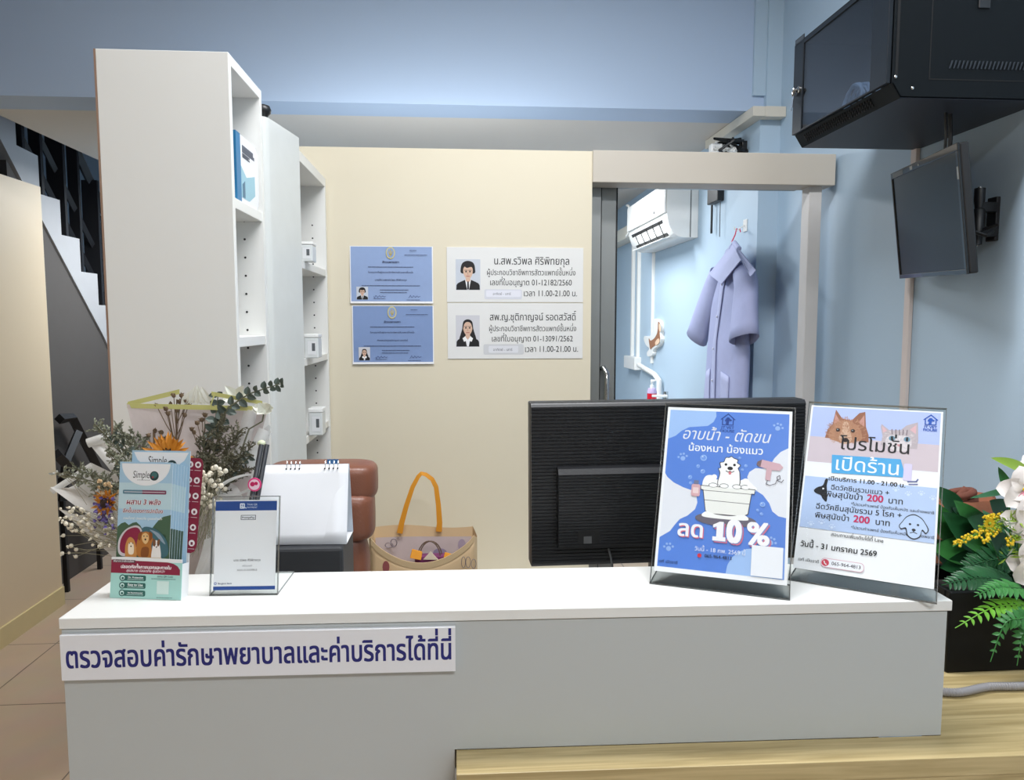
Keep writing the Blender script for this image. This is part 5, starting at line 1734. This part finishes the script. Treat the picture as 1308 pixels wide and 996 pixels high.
# coat on its hook
SH = mat('lavender_blue_cloth', (164, 170, 206), 0.8, noise=0.05, nscale=40, bump=0.12, bscale=500)
SHP = mat('lavender_blue_cloth_light', (174, 180, 214), 0.8, noise=0.05, nscale=40)
ccx, ccy = 1.238, 3.35
coat = thing('hanging_coat', 'lavender blue short sleeved coat hanging beyond the doorway', 'coat', (ccx, ccy, 1.0))
ztop, zhem = 1.885, 0.98
def body(u, v, off=0.0):
    a = u * 2 * math.pi
    wy = .195 + .035 * v + .012 * v * math.sin(a * 4 + 1)
    wx = (.022 + .030 * min(1, v * 2.2)) * (1 + .10 * v * math.sin(a * 6 + .5) + .05 * math.sin(v * 9 + a * 3))
    yy = math.sin(a)
    zt_ = ztop - .80 * max(0, abs(yy * .195) - .045)
    sq = math.copysign(abs(math.cos(a)) ** .7, math.cos(a))
    k = min(1, .4 + v * 3)
    return V((ccx + (wx + off) * sq * k - .02 * v, ccy + (wy + off) * yy, zt_ + (zhem - zt_) * v))
m = MB()
m.grid(lambda u, v: body(u, v), 48, 24, SH, closed_u=True)
bd_ = build(m, 'body', None, coat, smooth=True, solid=.002)
m = MB()
m.grid(lambda u, v: body(.485 + .035 * u, .04 + .96 * v, .006), 3, 24, SHP)
build(m, 'placket', None, coat, smooth=True, solid=.002)
def sleeve(sgn, end, r0, r1, lab):
    a = V((ccx - .005, ccy + sgn * .150, ztop - .105))
    mid = V((ccx - .01, ccy + sgn * .205, ztop - .17))
    e = V(end)
    pts = [a, a.lerp(mid, .5), mid] + [mid.lerp(e, k / 5) for k in range(1, 6)]
    mm = MB()
    n = 18
    vs, fs = [], []
    for i, p in enumerate(pts):
        t = i / (len(pts) - 1)
        d = (e - a).normalized()
        ux = V((1, 0, 0))
        ux = (ux - d * ux.dot(d)).normalized()
        uy = d.cross(ux)
        rr = r0 + (r1 - r0) * t
        for j in range(n):
            an = 2 * math.pi * j / n
            fold = 1 + .08 * math.sin(an * 3 + t * 4) * t
            vs.append(p + (ux * math.cos(an) * .62 + uy * math.sin(an)) * rr * fold)
    for i in range(len(pts) - 1):
        for j in range(n):
            fs.append((i * n + j, i * n + (j + 1) % n, (i + 1) * n + (j + 1) % n, (i + 1) * n + j))
    mm.add(vs, fs, SH)
    return build(mm, 'sleeve', None, coat, smooth=True, solid=.002)
e1 = P(951, 434, Y=3.10)
e2 = P(891, 430, Y=3.70)
sleeve(-1, e1, .065, .088, '')
sleeve(1, e2, .062, .078, '')
m = MB()
ct0 = V((ccx - .03, ccy + .0, ztop + .02))
cp = lambda x, y, yy: P(x, y, Y=yy)
cx_ = lambda x, y, X: P(x, y, X=X)
m.hexa(cx_(936, 311, 1.215), cx_(905, 350, 1.178), cx_(921, 363, 1.166), cx_(946, 332, 1.190), (.006, .003, 0))
m.hexa(cx_(938, 311, 1.215), cx_(946, 332, 1.190), cx_(958, 353, 1.186), cx_(965, 345, 1.212), (.006, .003, 0))
m.tube([cx_(933, 318, 1.215), cx_(938, 310, 1.225), cx_(944, 318, 1.215)], .012, 8)
build(m, 'collar', SHP, coat, bevel=.003)
for (ua, ub) in ((.40, .455), (.56, .62)):
    m = MB()
    m.grid(lambda u, v: body(ua + (ub - ua) * u, .60 + .22 * v, .005), 4, 6, SHP)
    pk = build(m, 'pocket', None, coat, smooth=True, solid=.002)
m = MB()
for v in (.18, .34, .5, .66):
    m.ball(body(.502, v, .011), (.003, .006, .006), 8, 5)
build(m, 'button', mat('pale_button', (206, 208, 224), .3), coat, smooth=True)
hgr = thing('coat_hanger', 'thin white coat hanger with a pink hook holding the coat', 'hanger', (1.25, ccy, 1.86))
hk = cp(941, 293, ccy)
m = MB().tube([V((ccx, ccy, ztop - .02)), V((ccx, ccy, ztop + .03)), cp(939, 300, ccy), hk + V((0, 0, .004)), hk + V((.015, 0, .0)), hk + V((.018, 0, -.012))], .0030, 6)
build(m, 'hook', mat('pink_wire', (214, 70, 100), .4), hgr, smooth=True)
build(MB().tube([V((ccx, ccy - .15, ztop - .125)), V((ccx, ccy, ztop - .02)), V((ccx, ccy + .15, ztop - .125))], .004, 6), 'shoulder_bar', WHITE_PL, hgr, smooth=True)
hq = thing('wall_hook', 'white wall hook above the hanging coat', 'hook', (AX, ccy, hk.z))
build(MB().box(AX - .006, AX, ccy - .02, ccy + .02, hk.z - .01, hk.z + .045), 'plate', WHITE_PL, hq, bevel=.002)
build(MB().tube([(AX - .004, ccy, hk.z + .02), (AX - .03, ccy, hk.z + .005), (hk.x + .006, ccy, hk.z - .006), (hk.x - .006, ccy, hk.z - .003), (hk.x - .012, ccy, hk.z + .012)], .003, 6), 'prong', WHITE_PL, hq, smooth=True)

# cream trunk over the door and the tangle of cables behind the lintel
ty = thing('cable_raceway', 'cream cable trunk bending around the column above the doorway', 'trunking', (1.3, 3.3, 2.40))
CRT = mat('cream_trunk', (214, 208, 194), .4)
zt0, zt1 = P(985, 150, Y=3.18).z, P(985, 132, Y=3.18).z
build(MB().box(1.2992, 1.389, 3.165, 3.219, zt0, min(zt1, 2.457)), 'channel', CRT, ty, bevel=.002)
build(MB().box(1.246, 1.299, 3.165, 3.78, zt0 + .001, min(zt1, 2.456)), 'channel', CRT, ty, bevel=.002)
cb_ = thing('cable_tangle', 'tangle of black cables and adapters above the door lintel', 'cables', (1.17, 3.3, 2.2))
r = random.Random(5)
for k in range(6):
    pts = [P(r.uniform(912, 955), r.uniform(176, 196), Y=3.35 + r.uniform(-.05, .1)) for _ in range(5)]
    mm = MB()
    fine = []
    for i in range(4):
        for j in range(5):
            t = j / 5
            fine.append(pts[i].lerp(pts[i + 1], t * t * (3 - 2 * t)))
    mm.tube(fine, .006 if k else .010, 6)
    build(mm, 'cable', BLACK_PL if k % 3 else PVC, cb_, smooth=True)
for (x, y, w, h, mm_) in ((938, 192, .06, .035, BLACK_PL), (914, 190, .05, .04, WHITE_PL), (950, 188, .03, .05, BLACK_PL)):
    p = P(x, y, Y=3.38)
    build(MB().box(p.x - w / 2, p.x + w / 2, 3.36, 3.40, p.z - h / 2, p.z + h / 2), 'adapter', mm_, cb_, bevel=.004)
build(MB().box(1.10, 1.299, 3.34, 3.44, 2.185, 2.225), 'bracket', WHITE_PL, cb_)

# ================================================================== RIGHT WALL: RACK AND SCREEN
RX0, RX1, RY0, RY1, RZ0, RZ1 = 0.997, 1.389, 1.73, 2.232, 2.070, 2.372
rk = thing('network_rack', 'black wall rack with a dark glass door high on the right wall', 'rack', (1.39, 1.98, RZ0))
ch_ = .022
pf = [(RX0 + .012 + ch_, RZ0), (RX1, RZ0), (RX1, RZ1), (RX0 + .012, RZ1), (RX0 + .012, RZ0 + ch_ + .012)]
# open shell: side plates, top, bottom, back
for yy in (RY0, RY1 - .004):
    build(MB().prism([(x, yy, z) for x, z in pf], (0, .004, 0)), 'side_plate', BLACK_MT, rk, bevel=.0008)
build(MB().box(RX0 + .012, RX1, RY0, RY1, RZ1 - .004, RZ1), 'top_plate', BLACK_MT, rk)
build(MB().box(RX0 + .012 + ch_, RX1, RY0, RY1, RZ0, RZ0 + .004), 'bottom_plate', mat('rack_underside', (36, 40, 50), .45), rk)
build(MB().box(RX1 - .01, RX1 - .004, RY0 + .004, RY1 - .004, RZ0 + .004, RZ1 - .004), 'back_plate', BLACK_MT, rk)
m = MB().hexa((RX0 + .012, RY0, RZ0 + ch_ + .012), (RX0 + .012, RY1, RZ0 + ch_ + .012), (RX0 + .012 + ch_, RY1, RZ0), (RX0 + .012 + ch_, RY0, RZ0), (.003, 0, .001), BLACK_MT)
VB = mat('vent_black', (8, 9, 11), .8)
nvv = V((-(ch_ + .012), 0, -ch_)).normalized()
for k in range(30):
    yy = RY0 + .10 + k * .012
    for t in (.3, .5, .7):
        p = V((RX0 + .012 + ch_ * t, yy, RZ0 + (ch_ + .012) * (1 - t)))
        m.box(p.x - .0035, p.x - .001, yy, yy + .006, p.z - .003, p.z + .003, VB)
build(m, 'lower_grille', None, rk)
DZ0, DZ1 = RZ0 + .034, RZ1 - .012
g0, g1 = RY0 + .075, RY1 - .062
DF = mat('rack_door_frame', (18, 24, 31), 0.4, spec=.3, noise=.04)
door = MB().box(RX0, RX0 + .011, RY0 + .004, g0, DZ0, DZ1, DF).box(RX0, RX0 + .011, g1, RY1 - .004, DZ0, DZ1, DF)
door.box(RX0, RX0 + .011, g0, g1, DZ1 - .012, DZ1, DF).box(RX0, RX0 + .011, g0, g1, DZ0, DZ0 + .004, DF)
dr = build(door, 'door', None, rk, bevel=.001)
gm = clear_mat('smoked_glass', (196, 200, 206), rough=.04, f0=.035, f1=.6)
build(MB().box(RX0 + .003, RX0 + .007, g0, g1, DZ0 + .004, DZ1 - .012), 'pane', gm, dr)
lk = V((RX0, RY1 - .045, P(1019, 116, X=RX0).z))
build(MB().lathe([(.010, 0), (.010, .004), (.007, .006)], lk, 16, axis=(-1, 0, 0)), 'lock', STEEL, dr, smooth=True)
m = MB()
for (dy, dz, s_) in ((.012, -.012, 1), (.020, -.020, .8)):
    m.lathe([(.010 * s_, 0), (.010 * s_, .0015)], lk + V((-.010, dy, dz + .012)), 12, axis=(-.6, .4, 0))
    m.hexa(lk + V((-.011, dy - .003, dz)), lk + V((-.011, dy + .004, dz)), lk + V((-.012, dy + .006, dz - .034)), lk + V((-.012, dy + .001, dz - .034)), (-.0015, 0, 0))
m.tube([lk + V((-.006, 0, 0)), lk + V((-.016, .006, 0))], .003, 6)
m.tube([lk + V((-.012, .010 + .008 * math.cos(a), -.004 + .009 * math.sin(a))) for a in [i * math.pi / 6 for i in range(13)]], .001, 5)
build(m, 'key', STEEL, dr, smooth=False)
m = MB().box(RX0 - .001, RX0 + .001, RY1 - .066, RY1 - .010, DZ1 - .002, DZ1 + .014, mat('rack_badge', (16, 18, 20), .3))
m.box(RX0 - .0014, RX0 - .001, RY1 - .062, RY1 - .014, DZ1 + .002, DZ1 + .010, mat('badge_lettering', (60, 66, 72), .4))
build(m, 'badge', None, rk)
# side facing the viewer: inset panel, louvres, latch, screws
m = MB()
ix0, iz0 = P(1187.5, 90, Y=RY0).x, P(1187, 101, Y=RY0).z
GROOVE = mat('groove_black', (5, 6, 8), .8)
m.box(ix0 - .0012, ix0 + .0012, RY0 - .0006, RY0, iz0, RZ1 - .02, GROOVE)
m.box(ix0, RX1 - .01, RY0 - .0006, RY0, iz0 - .0012, iz0 + .0012, GROOVE)
m.box(ix0, RX1 - .01, RY0 - .0006, RY0, RZ1 - .021, RZ1 - .0186, GROOVE)
g2 = P(1146.5, 60, Y=RY0).x
m.box(g2 - .003, g2 + .003, RY0 - .0007, RY0, P(1146, 100, Y=RY0).z, RZ1 - .01, GROOVE)
build(m, 'panel_groove', None, rk)
m = MB()
zA_ = P(1260, 83, Y=RY0).z
for k in range(22):
    x = P(1212, 83, Y=RY0).x + k * .0095
    if x > RX1 - .015:
        break
    m.hexa((x, RY0, zA_ - .010), (x + .003, RY0, zA_ - .010), (x + .009, RY0, zA_ + .008), (x + .006, RY0, zA_ + .008), (0, -.0025, 0))
build(m, 'louvre', mat('louvre_black', (30, 36, 44), .5), rk)
p = P(1257, 2, Y=RY0)
build(MB().box(p.x - .014, p.x + .014, RY0 - .004, RY0, p.z - .016, p.z + .016), 'latch', BLACK_PL, rk, bevel=.002)
for (x, y) in ((1165.5, 112.5), (1144, 98)):
    p = P(x, y, Y=RY0)
    build(MB().lathe([(.0040, 0), (.0036, .0015), (.002, .0024)], (p.x, RY0, p.z), 12, axis=(0, -1, 0)), 'screw', STEEL, rk, smooth=True)
# coil of network cable lying inside the door
cc = P(1097, 108, X=RX0 + .06)
m = MB()
r = random.Random(2)
cp0 = V((RX0 + .065, cc.y, RZ0 + .055))
pts = []
for i in range(7 * 16 + 1):
    a = 2 * math.pi * i / 16
    k = i / (7 * 16)
    pts.append(cp0 + V((.022 * (k - .5) * 2 + .010 * math.sin(a * 1.3), .050 * math.cos(a) * (1 + .12 * math.sin(i * .31)), .046 * math.sin(a) * (1 + .10 * math.cos(i * .23)))))
m.tube(pts, .0036, 6)
o = build(m, 'cable_coil', mat('pale_blue_cable', (190, 220, 250), .4), smooth=True)
tag(o, 'pale blue coil of network cable behind the rack glass', 'cable')

tl, bl_, tr, br = V((1.297, 2.2, 1.992)), V((1.334, 2.2, 1.682)), V((1.187, 1.75, 1.976)), V((1.236, 1.75, 1.667))
ex = ((tr - tl) + (br - bl_)).normalized()
ez = ((tl - bl_) + (tr - br))
ez = (ez - ex * ez.dot(ex)).normalized()
ey = ez.cross(ex)
sw, sh_ = ((tr - tl).length + (br - bl_).length) / 2, ((tl - bl_).length + (tr - br).length) / 2
SM = Matrix((ex, ey, ez)).transposed().to_4x4()
SM.translation = bl_
wm_ = thing('wall_screen', 'dark flat screen on a wall arm below the network rack', 'screen', mw=SM)
build(MB().box(0, sw, .006, .028, 0, sh_), 'rear_shell', BLACK_PL, wm_, local=True, bevel=.004)
bz = .012
m = MB().box(0, sw, 0, .006, sh_ - bz * 1.5, sh_).box(0, sw, 0, .006, 0, bz).box(0, bz * .6, 0, .006, bz, sh_ - bz * 1.5).box(sw - bz, sw, 0, .006, bz, sh_ - bz * 1.5)
build(m, 'bezel', mat('glossy_black_bezel', (14, 15, 17), .12, coat=.5), wm_, local=True, bevel=.001)
build(MB().box(bz * .6, sw - bz, .003, .006, bz, sh_ - bz * 1.5), 'display', mat('switched_off_display', (20, 19, 18), .22, spec=.5), wm_, local=True)
m = MB().box(.02, .10, -.0006, 0, sh_ - .017, sh_ - .004, mat('bezel_sticker', (120, 122, 120), .4)).box(.155, .172, -.0006, 0, sh_ - .015, sh_ - .005, mat('pale_sticker', (176, 178, 176), .4))
m.box(sw - .0105, sw - .002, -.0006, 0, sh_ - .085, sh_ - .055, mat('bezel_sticker', (120, 122, 120), .4))
m.box(.215, .222, -.0006, 0, sh_ - .013, sh_ - .007, mat('pale_sticker', (176, 178, 176), .4))
build(m, 'sticker', None, wm_, local=True)
build(MB().box(sw * .5, sw * .5 + .10, .028, .040, sh_ * .35, sh_ * .68), 'mount_plate', DARK_STEEL, wm_, local=True, bevel=.002)
arm = thing('screen_arm', 'black swivel wall arm carrying the dark flat screen', 'bracket', (1.36, 1.93, 1.75))
ap = P(1250, 275, X=1.335)
az1, az0 = P(1250, 241, X=1.335).z, P(1250, 312, X=1.335).z
build(MB().box(1.378, 1.389, ap.y - .005, ap.y + .03, az0 + .01, az1 - .02), 'wall_plate', DARK_STEEL, arm, bevel=.002)
build(MB().lathe([(.011, az0), (.011, az0 + .03), (.015, az0 + .032), (.015, az1 - .055), (.010, az1 - .05), (.013, az1 - .03), (.013, az1)], (1.335, ap.y, 0), 14), 'post', BLACK_PL, arm, smooth=True)
for zz in (az0 - .004, az1):
    build(MB().lathe([(.006, 0), (.005, .004)], (1.335, ap.y, zz), 10), 'bolt', STEEL, arm, smooth=True)
build(MB().box(1.335, 1.38, ap.y - .010, ap.y + .010, az1 - .06, az1 - .035).box(1.335, 1.38, ap.y - .010, ap.y + .010, az0 + .02, az0 + .045), 'knuckle', BLACK_PL, arm, bevel=.002)
mp = SM @ V((sw * .55, .040, sh_ * .5))
build(MB().tube([(1.335, ap.y, (az0 + az1) / 2 - .01), mp], .014, 8), 'link', BLACK_PL, arm, smooth=True)
kq = V((1.335, ap.y - .02, az0 + .035))
build(MB().tube([kq, kq + V((.018, -.030, .010))], .004, 6).tube([kq + V((-.02, 0, -.006)), kq + V((.0, -.012, -.016)), kq + V((.02, -.006, -.004))], .005, 6), 'knob', BLACK_PL, arm, smooth=True)
m = MB()
for (x, d) in ((1207, 0), (1217, .012)):
    a_, b_ = P(x, 158, Y=1.84), P(x + 3, 196, Y=1.84)
    m.tube([(a_.x, 1.84 + d, RZ0 + .001), a_.lerp(b_, .4) + V((0, d, 0)), b_ + V((0, d + .01, -.01)), b_ + V((.03, d + .03, -.08))], .0035 if d == 0 else .005, 6)
tag(build(m, 'rack_cable', BLACK_PL, smooth=True), 'black cables hanging from the rack to the flat screen', 'cable')
ty_ = P(1161, 400, X=1.389).y
tk = tag(build(MB().box(1.376, 1.389, ty_ - .020, ty_ + .008, 0.90, 2.40), 'upright_trunking', mat('pinkish_trunk', (214, 202, 196), .4), bevel=.0015), 'upright pale trunking on the right wall behind the screen', 'trunking')

# ================================================================== RIGHT: PLANTER, BOUQUET OF ARTIFICIAL FLOWERS, SACK, HOSE
pl_ = thing('planter', 'black box planter on the wooden desk at the right', 'planter', (1.15, 1.36, WZ))
px0 = 0.905
bx = MB()
bx.box(px0, 1.375, 1.285, 1.30, WZ, WZ + .155).box(px0, 1.375, 1.435, 1.45, WZ, WZ + .155).box(px0, px0 + .015, 1.30, 1.435, WZ, WZ + .155).box(1.36, 1.375, 1.30, 1.435, WZ, WZ + .155)
build(bx, 'box', mat('planter_black', (6, 7, 8), .5, spec=.25), pl_, bevel=.003)
build(MB().box(px0 + .015, 1.36, 1.30, 1.435, WZ, WZ + .125), 'soil', mat('dark_soil', (30, 24, 20), .9, noise=.4, nscale=120), pl_)
PLC = V((1.10, 1.37, WZ + .12))
fl_ = thing('artificial_plant', 'artificial arrangement of ferns and white flowers in the black planter', 'plant', PLC)
G_DK = mat('dark_green_leaf', (34, 88, 48), .35, noise=.25, nscale=40)
G_MD = mat('mid_green_leaf', (58, 126, 60), .38, noise=.25, nscale=40)
G_LT = mat('bright_green_leaf', (104, 168, 44), .4, noise=.2, nscale=40)
G_YL = mat('yellow_green_leaf', (138, 170, 50), .38, noise=.15, nscale=30)
YEL = mat('yellow_flower', (232, 196, 34), .55, noise=.1, nscale=60)
WPET = mat('white_silk_petal', (240, 234, 230), .6, noise=.03, nscale=30, bump=.1, bscale=300)
PPET = mat('pink_petal_heart', (226, 150, 170), .6, noise=.1, nscale=60)
f = lambda x, y, yy: P(x, y, Y=yy)
def frond(pts, L0, m_, n=18, nm='fern_frond', seed=0, wdt=.38, nrm=(0, -1, .4)):
    r = random.Random(seed)
    P_ = [V(p) for p in pts]
    fine = smooth_path(P_, 8)
    mm = MB()
    k = len(fine)
    mm.tube(fine, [.0022 - .0015 * i / k for i in range(k)], 5, m_)
    for i in range(n):
        t = .12 + .86 * i / n
        g = t * (k - 2)
        j = int(g)
        p = fine[j].lerp(fine[j + 1], g - j)
        d = (fine[j + 1] - fine[j]).normalized()
        sd = d.cross(V(nrm)).normalized()
        L = L0 * (math.sin(math.pi * (t * .8 + .16)) ** .8)
        for s_ in (-1, 1):
            mm.leaf(p, sd * s_ + d * .55 + V((r.uniform(-.12, .12), r.uniform(-.1, .1), r.uniform(-.12, .12))), nrm, L, L * wdt, .15 + r.uniform(0, .2), m_, n=4)
    return build(mm, nm, None, fl_, smooth=True)
def smooth_path(pts, k):
    out = []
    n = len(pts)
    for i in range(n - 1):
        p0, p1, p2, p3 = pts[max(i - 1, 0)], pts[i], pts[i + 1], pts[min(i + 2, n - 1)]
        for a in range(k):
            t = a / k
            out.append(0.5 * ((2 * p1) + (p2 - p0) * t + (2 * p0 - 5 * p1 + 4 * p2 - p3) * t * t + (3 * p1 - p0 - 3 * p2 + p3) * t ** 3))
    out.append(pts[-1])
    return out
frond([PLC, f(1290, 744, 1.33), f(1250, 738, 1.31), f(1203, 747, 1.30)], .040, G_DK, 22, seed=1, nrm=(0, -.6, .8))
frond([PLC, f(1300, 715, 1.36), f(1262, 716, 1.36), f(1228, 726, 1.36)], .040, G_DK, 20, seed=2, nrm=(0, -.8, .5))
frond([PLC, f(1308, 770, 1.27), f(1268, 776, 1.25), f(1220, 802, 1.24)], .026, G_LT, 16, seed=3, wdt=.45, nrm=(0, -.4, .9))
frond([PLC, f(1310, 786, 1.24), f(1284, 796, 1.225), f(1265, 845, 1.22)], .020, G_MD, 14, seed=4, wdt=.5)
frond([PLC, f(1316, 800, 1.25), f(1306, 812, 1.24), f(1299, 850, 1.235)], .020, G_MD, 12, seed=5, wdt=.5)
frond([PLC, f(1306, 752, 1.28), f(1274, 750, 1.26), f(1244, 762, 1.26)], .026, G_MD, 16, seed=6, wdt=.45, nrm=(0, -.5, .9))
frond([PLC, f(1290, 690, 1.42), f(1240, 668, 1.44), f(1200, 640, 1.46)], .05, G_DK, 12, seed=7, wdt=.5)
def bigleaf(base, tip, wd, m_, nm='broad_leaf', curl=.1, nrm=(0, -1, .3), cup=.12):
    a, b = V(base), V(tip)
    mm = MB()
    mm.tube([PLC, a.lerp(PLC, .4) + V((0, .01, .02)), a], .0018, 5, m_)
    mm.leaf(a, b - a, nrm, (b - a).length, wd, curl, m_, n=10, cup=cup)
    return build(mm, nm, None, fl_, smooth=True)
for (bx_, by_, tx_, ty2, yy, wd, m_) in ((1250, 700, 1210, 655, 1.42, .055, G_DK), (1240, 705, 1195, 700, 1.43, .055, G_MD), (1262, 690, 1225, 640, 1.44, .052, G_MD), (1255, 715, 1205, 725, 1.42, .05, G_DK),
                                         (1270, 680, 1240, 662, 1.40, .05, G_DK), (1215, 690, 1192, 640, 1.45, .05, G_MD), (1222, 720, 1192, 690, 1.46, .05, G_DK), (1284, 660, 1268, 640, 1.41, .05, G_DK), (1275, 700, 1232, 690, 1.39, .045, G_MD), (1228, 660, 1200, 622, 1.46, .045, G_DK), (1290, 705, 1262, 680, 1.38, .045, G_DK)):
    bigleaf(f(bx_, by_, yy), f(tx_, ty2, yy - .02), wd, m_)
bigleaf(f(1304, 622, 1.36), f(1238, 643, 1.34), .020, G_DK, 'blade_leaf', -.1, (0, -.3, 1))
bigleaf(f(1316, 604, 1.36), f(1274, 582, 1.33), .026, G_YL, 'blade_leaf', .12, (-.2, -.8, .6))
bigleaf(f(1290, 628, 1.37), f(1275, 596, 1.36), .018, G_MD, 'blade_leaf', .0, (-.3, -1, 0))
def lily(c, r_, facing, seed, n=6):
    r = random.Random(seed)
    fcg = V(facing).normalized()
    u = fcg.cross(V((0, 0, 1))).normalized()
    w = u.cross(fcg)
    c = V(c)
    fo = bpy.data.objects.new('white_flower', None)
    COL.objects.link(fo)
    fo.parent = fl_
    fo.location = c - off_of(fl_)
    mm, m2 = MB(), MB()
    for k in range(n):
        a = 2 * math.pi * (k + .5 * (k % 2) * .2) / n + r.uniform(-.1, .1)
        d = (u * math.cos(a) + w * math.sin(a)) + fcg * (.55 if k % 2 else .35)
        mm.leaf(c, d, fcg, r_ * r.uniform(.95, 1.1), r_ * .95, .38, WPET, n=9, cup=.20, tip=.5, wave=.08)
        m2.leaf(c + fcg * .0016 + d.normalized() * r_ * .04, d, fcg, r_ * .5, r_ * .14, .2, PPET, n=4, cup=.22)
    build(mm, 'petals', None, fo, smooth=True)
    build(m2, 'pink_heart', None, fo)
    m3 = MB()
    for k in range(5):
        a = 2 * math.pi * k / 5
        e = c + fcg * r_ * .42 + (u * math.cos(a) + w * math.sin(a)) * r_ * .12
        m3.tube([c, e], .0008, 4, G_YL)
        m3.ball(e, (.002, .002, .003), 6, 4, YEL)
    build(m3, 'stamens', None, fo)
    m4 = MB().tube([c, c - fcg * .02, PLC], .0022, 6)
    build(m4, 'stem', G_MD, fo)
lily(f(1313, 626, 1.30), .044, (-.75, -.8, .25), 1)
lily(f(1323, 668, 1.28), .048, (-.7, -.9, .0), 2)
lily(f(1327, 722, 1.27), .047, (-.8, -.8, -.1), 3)
lily(f(1322, 600, 1.36), .036, (-.5, -.6, .7), 4)
def yspray(base, tip, n, seed):
    r = random.Random(seed)
    a, b = V(base), V(tip)
    fine = smooth_path([PLC, a, a.lerp(b, .5) + V((0, 0, .006)), b], 6)
    mm = MB()
    mm.tube(fine, .0012, 5, G_MD)
    for k in range(n):
        t = .45 + .55 * k / n
        g = t * (len(fine) - 2)
        j = int(g)
        p = fine[j].lerp(fine[j + 1], g - j)
        d = (fine[j + 1] - fine[j]).normalized()
        for s_ in range(3):
            e = p + V((r.uniform(-1, 1), r.uniform(-1, 1), r.uniform(-.6, 1))) * .009 * (1.2 - t * .6) + d * .004
            mm.ball(e, .0026, 5, 4, YEL if t > .62 else G_YL)
            mm.leaf(p, e - p, V((0, -1, .3)), .010, .004, .1, G_YL, n=2)
    return build(mm, 'yellow_flower_spike', None, fl_)
yspray(f(1282, 672, 1.33), f(1217, 698, 1.30), 26, 1)
yspray(f(1285, 676, 1.32), f(1255, 692, 1.30), 18, 2)
yspray(f(1292, 668, 1.34), f(1258, 662, 1.33), 18, 3)
yspray(f(1300, 690, 1.30), f(1288, 694, 1.28), 12, 4)
r = random.Random(3)
mm = MB()
c = f(1263, 668, 1.31)
for k in range(12):
    a = 2 * math.pi * k / 12
    mm.leaf(c, V((math.cos(a), -.25, math.sin(a))), V((0, -1, 0)), .013, .006, .1, YEL, n=3)
mm.ball(c + V((0, -.003, 0)), .003, 6, 4, G_YL)
mm.tube([c, c + V((.02, .03, -.03)), PLC], .001, 4, G_MD)
build(mm, 'yellow_daisy', None, fl_)
for (x, y) in ((1290, 672), (1297, 700)):
    mm = MB()
    c = f(x, y, 1.295)
    for k in range(30):
        mm.leaf(c + V((r.uniform(-.02, .02), r.uniform(-.01, .01), r.uniform(-.02, .02))), V((r.uniform(-1, 1), r.uniform(-1, 0), r.uniform(-.5, 1))), V((0, -1, .2)), .020, .004, .2, G_YL if k % 3 else mat('grey_sage', (150, 160, 140), .6), n=2)
    mm.tube([c, PLC], .0014, 4, G_MD)
    build(mm, 'filler_sprig', None, fl_)
# brown cloth sack behind the ferns
SK = mat('rust_brown_cloth', (150, 92, 64), .8, noise=.2, nscale=30, bump=.2, bscale=300)
sx_, sy2 = P(1220, 690, Y=1.60).x, 1.60
sk = thing('cloth_sack', 'rust brown tied cloth sack behind the fern leaves', 'sack', (sx_, sy2, WZ))
zt2 = P(1218, 634, Y=1.60).z
hgt = zt2 - WZ
prf = [(.0, .0), (.10, .0), (.125, .04), (.13, .12), (.115, .20), (.08, .26), (.045, hgt - .055), (.030, hgt - .03), (.034, hgt - .012), (.016, hgt)]
def sackfn(u, v):
    g = v * (len(prf) - 1)
    j = min(int(g), len(prf) - 2)
    t = g - j
    rr = prf[j][0] * (1 - t) + prf[j + 1][0] * t
    hh_ = prf[j][1] * (1 - t) + prf[j + 1][1] * t
    a = u * 2 * math.pi
    k = 1 + .07 * math.sin(a * 7 + v * 3) * (v > .2) + .04 * math.sin(a * 3)
    return V((sx_ + rr * k * math.cos(a), sy2 + rr * k * .8 * math.sin(a), WZ + hh_))
m = MB()
m.grid(sackfn, 60, 36, SK, closed_u=True)
build(m, 'body', None, sk, smooth=True)
m = MB()
for k in range(3):
    pts = []
    for i in range(19):
        a = 2 * math.pi * i / 18
        pts.append(V((sx_ - .012 + (.040 - .006 * k) * math.cos(a), sy2 - .02 + .028 * math.sin(a), zt2 - .014 + .012 * k + .008 * math.sin(a + k))))
    m.tube(pts, .0085, 7)
m.tube([V((sx_ - .02, sy2 - .03, zt2 + .004)), V((sx_ - .005, sy2 - .03, zt2 + .022)), V((sx_ + .014, sy2 - .03, zt2 + .012))], .009, 7)
build(m, 'twisted_tie', mat('dark_rust_cloth', (112, 62, 46), .8, noise=.2, nscale=40), sk, smooth=True)
# grey corrugated hose along the desk
hp = [P(1190, 882, Z=WZ + .008), P(1225, 884, Z=WZ + .008), P(1262, 877, Z=WZ + .008), P(1300, 876, Z=WZ + .008), P(1345, 874, Z=WZ + .008)]
hp = [V((max(p.x, .80), p.y, p.z)) for p in hp]
fine = smooth_path(hp, 24)
m = MB().tube(fine, [.0075 if i % 2 else .0062 for i in range(len(fine))], 10)
tag(build(m, 'corrugated_hose', mat('grey_hose', (150, 148, 150), .5), smooth=True), 'grey corrugated cable hose lying on the wooden desk', 'hose')
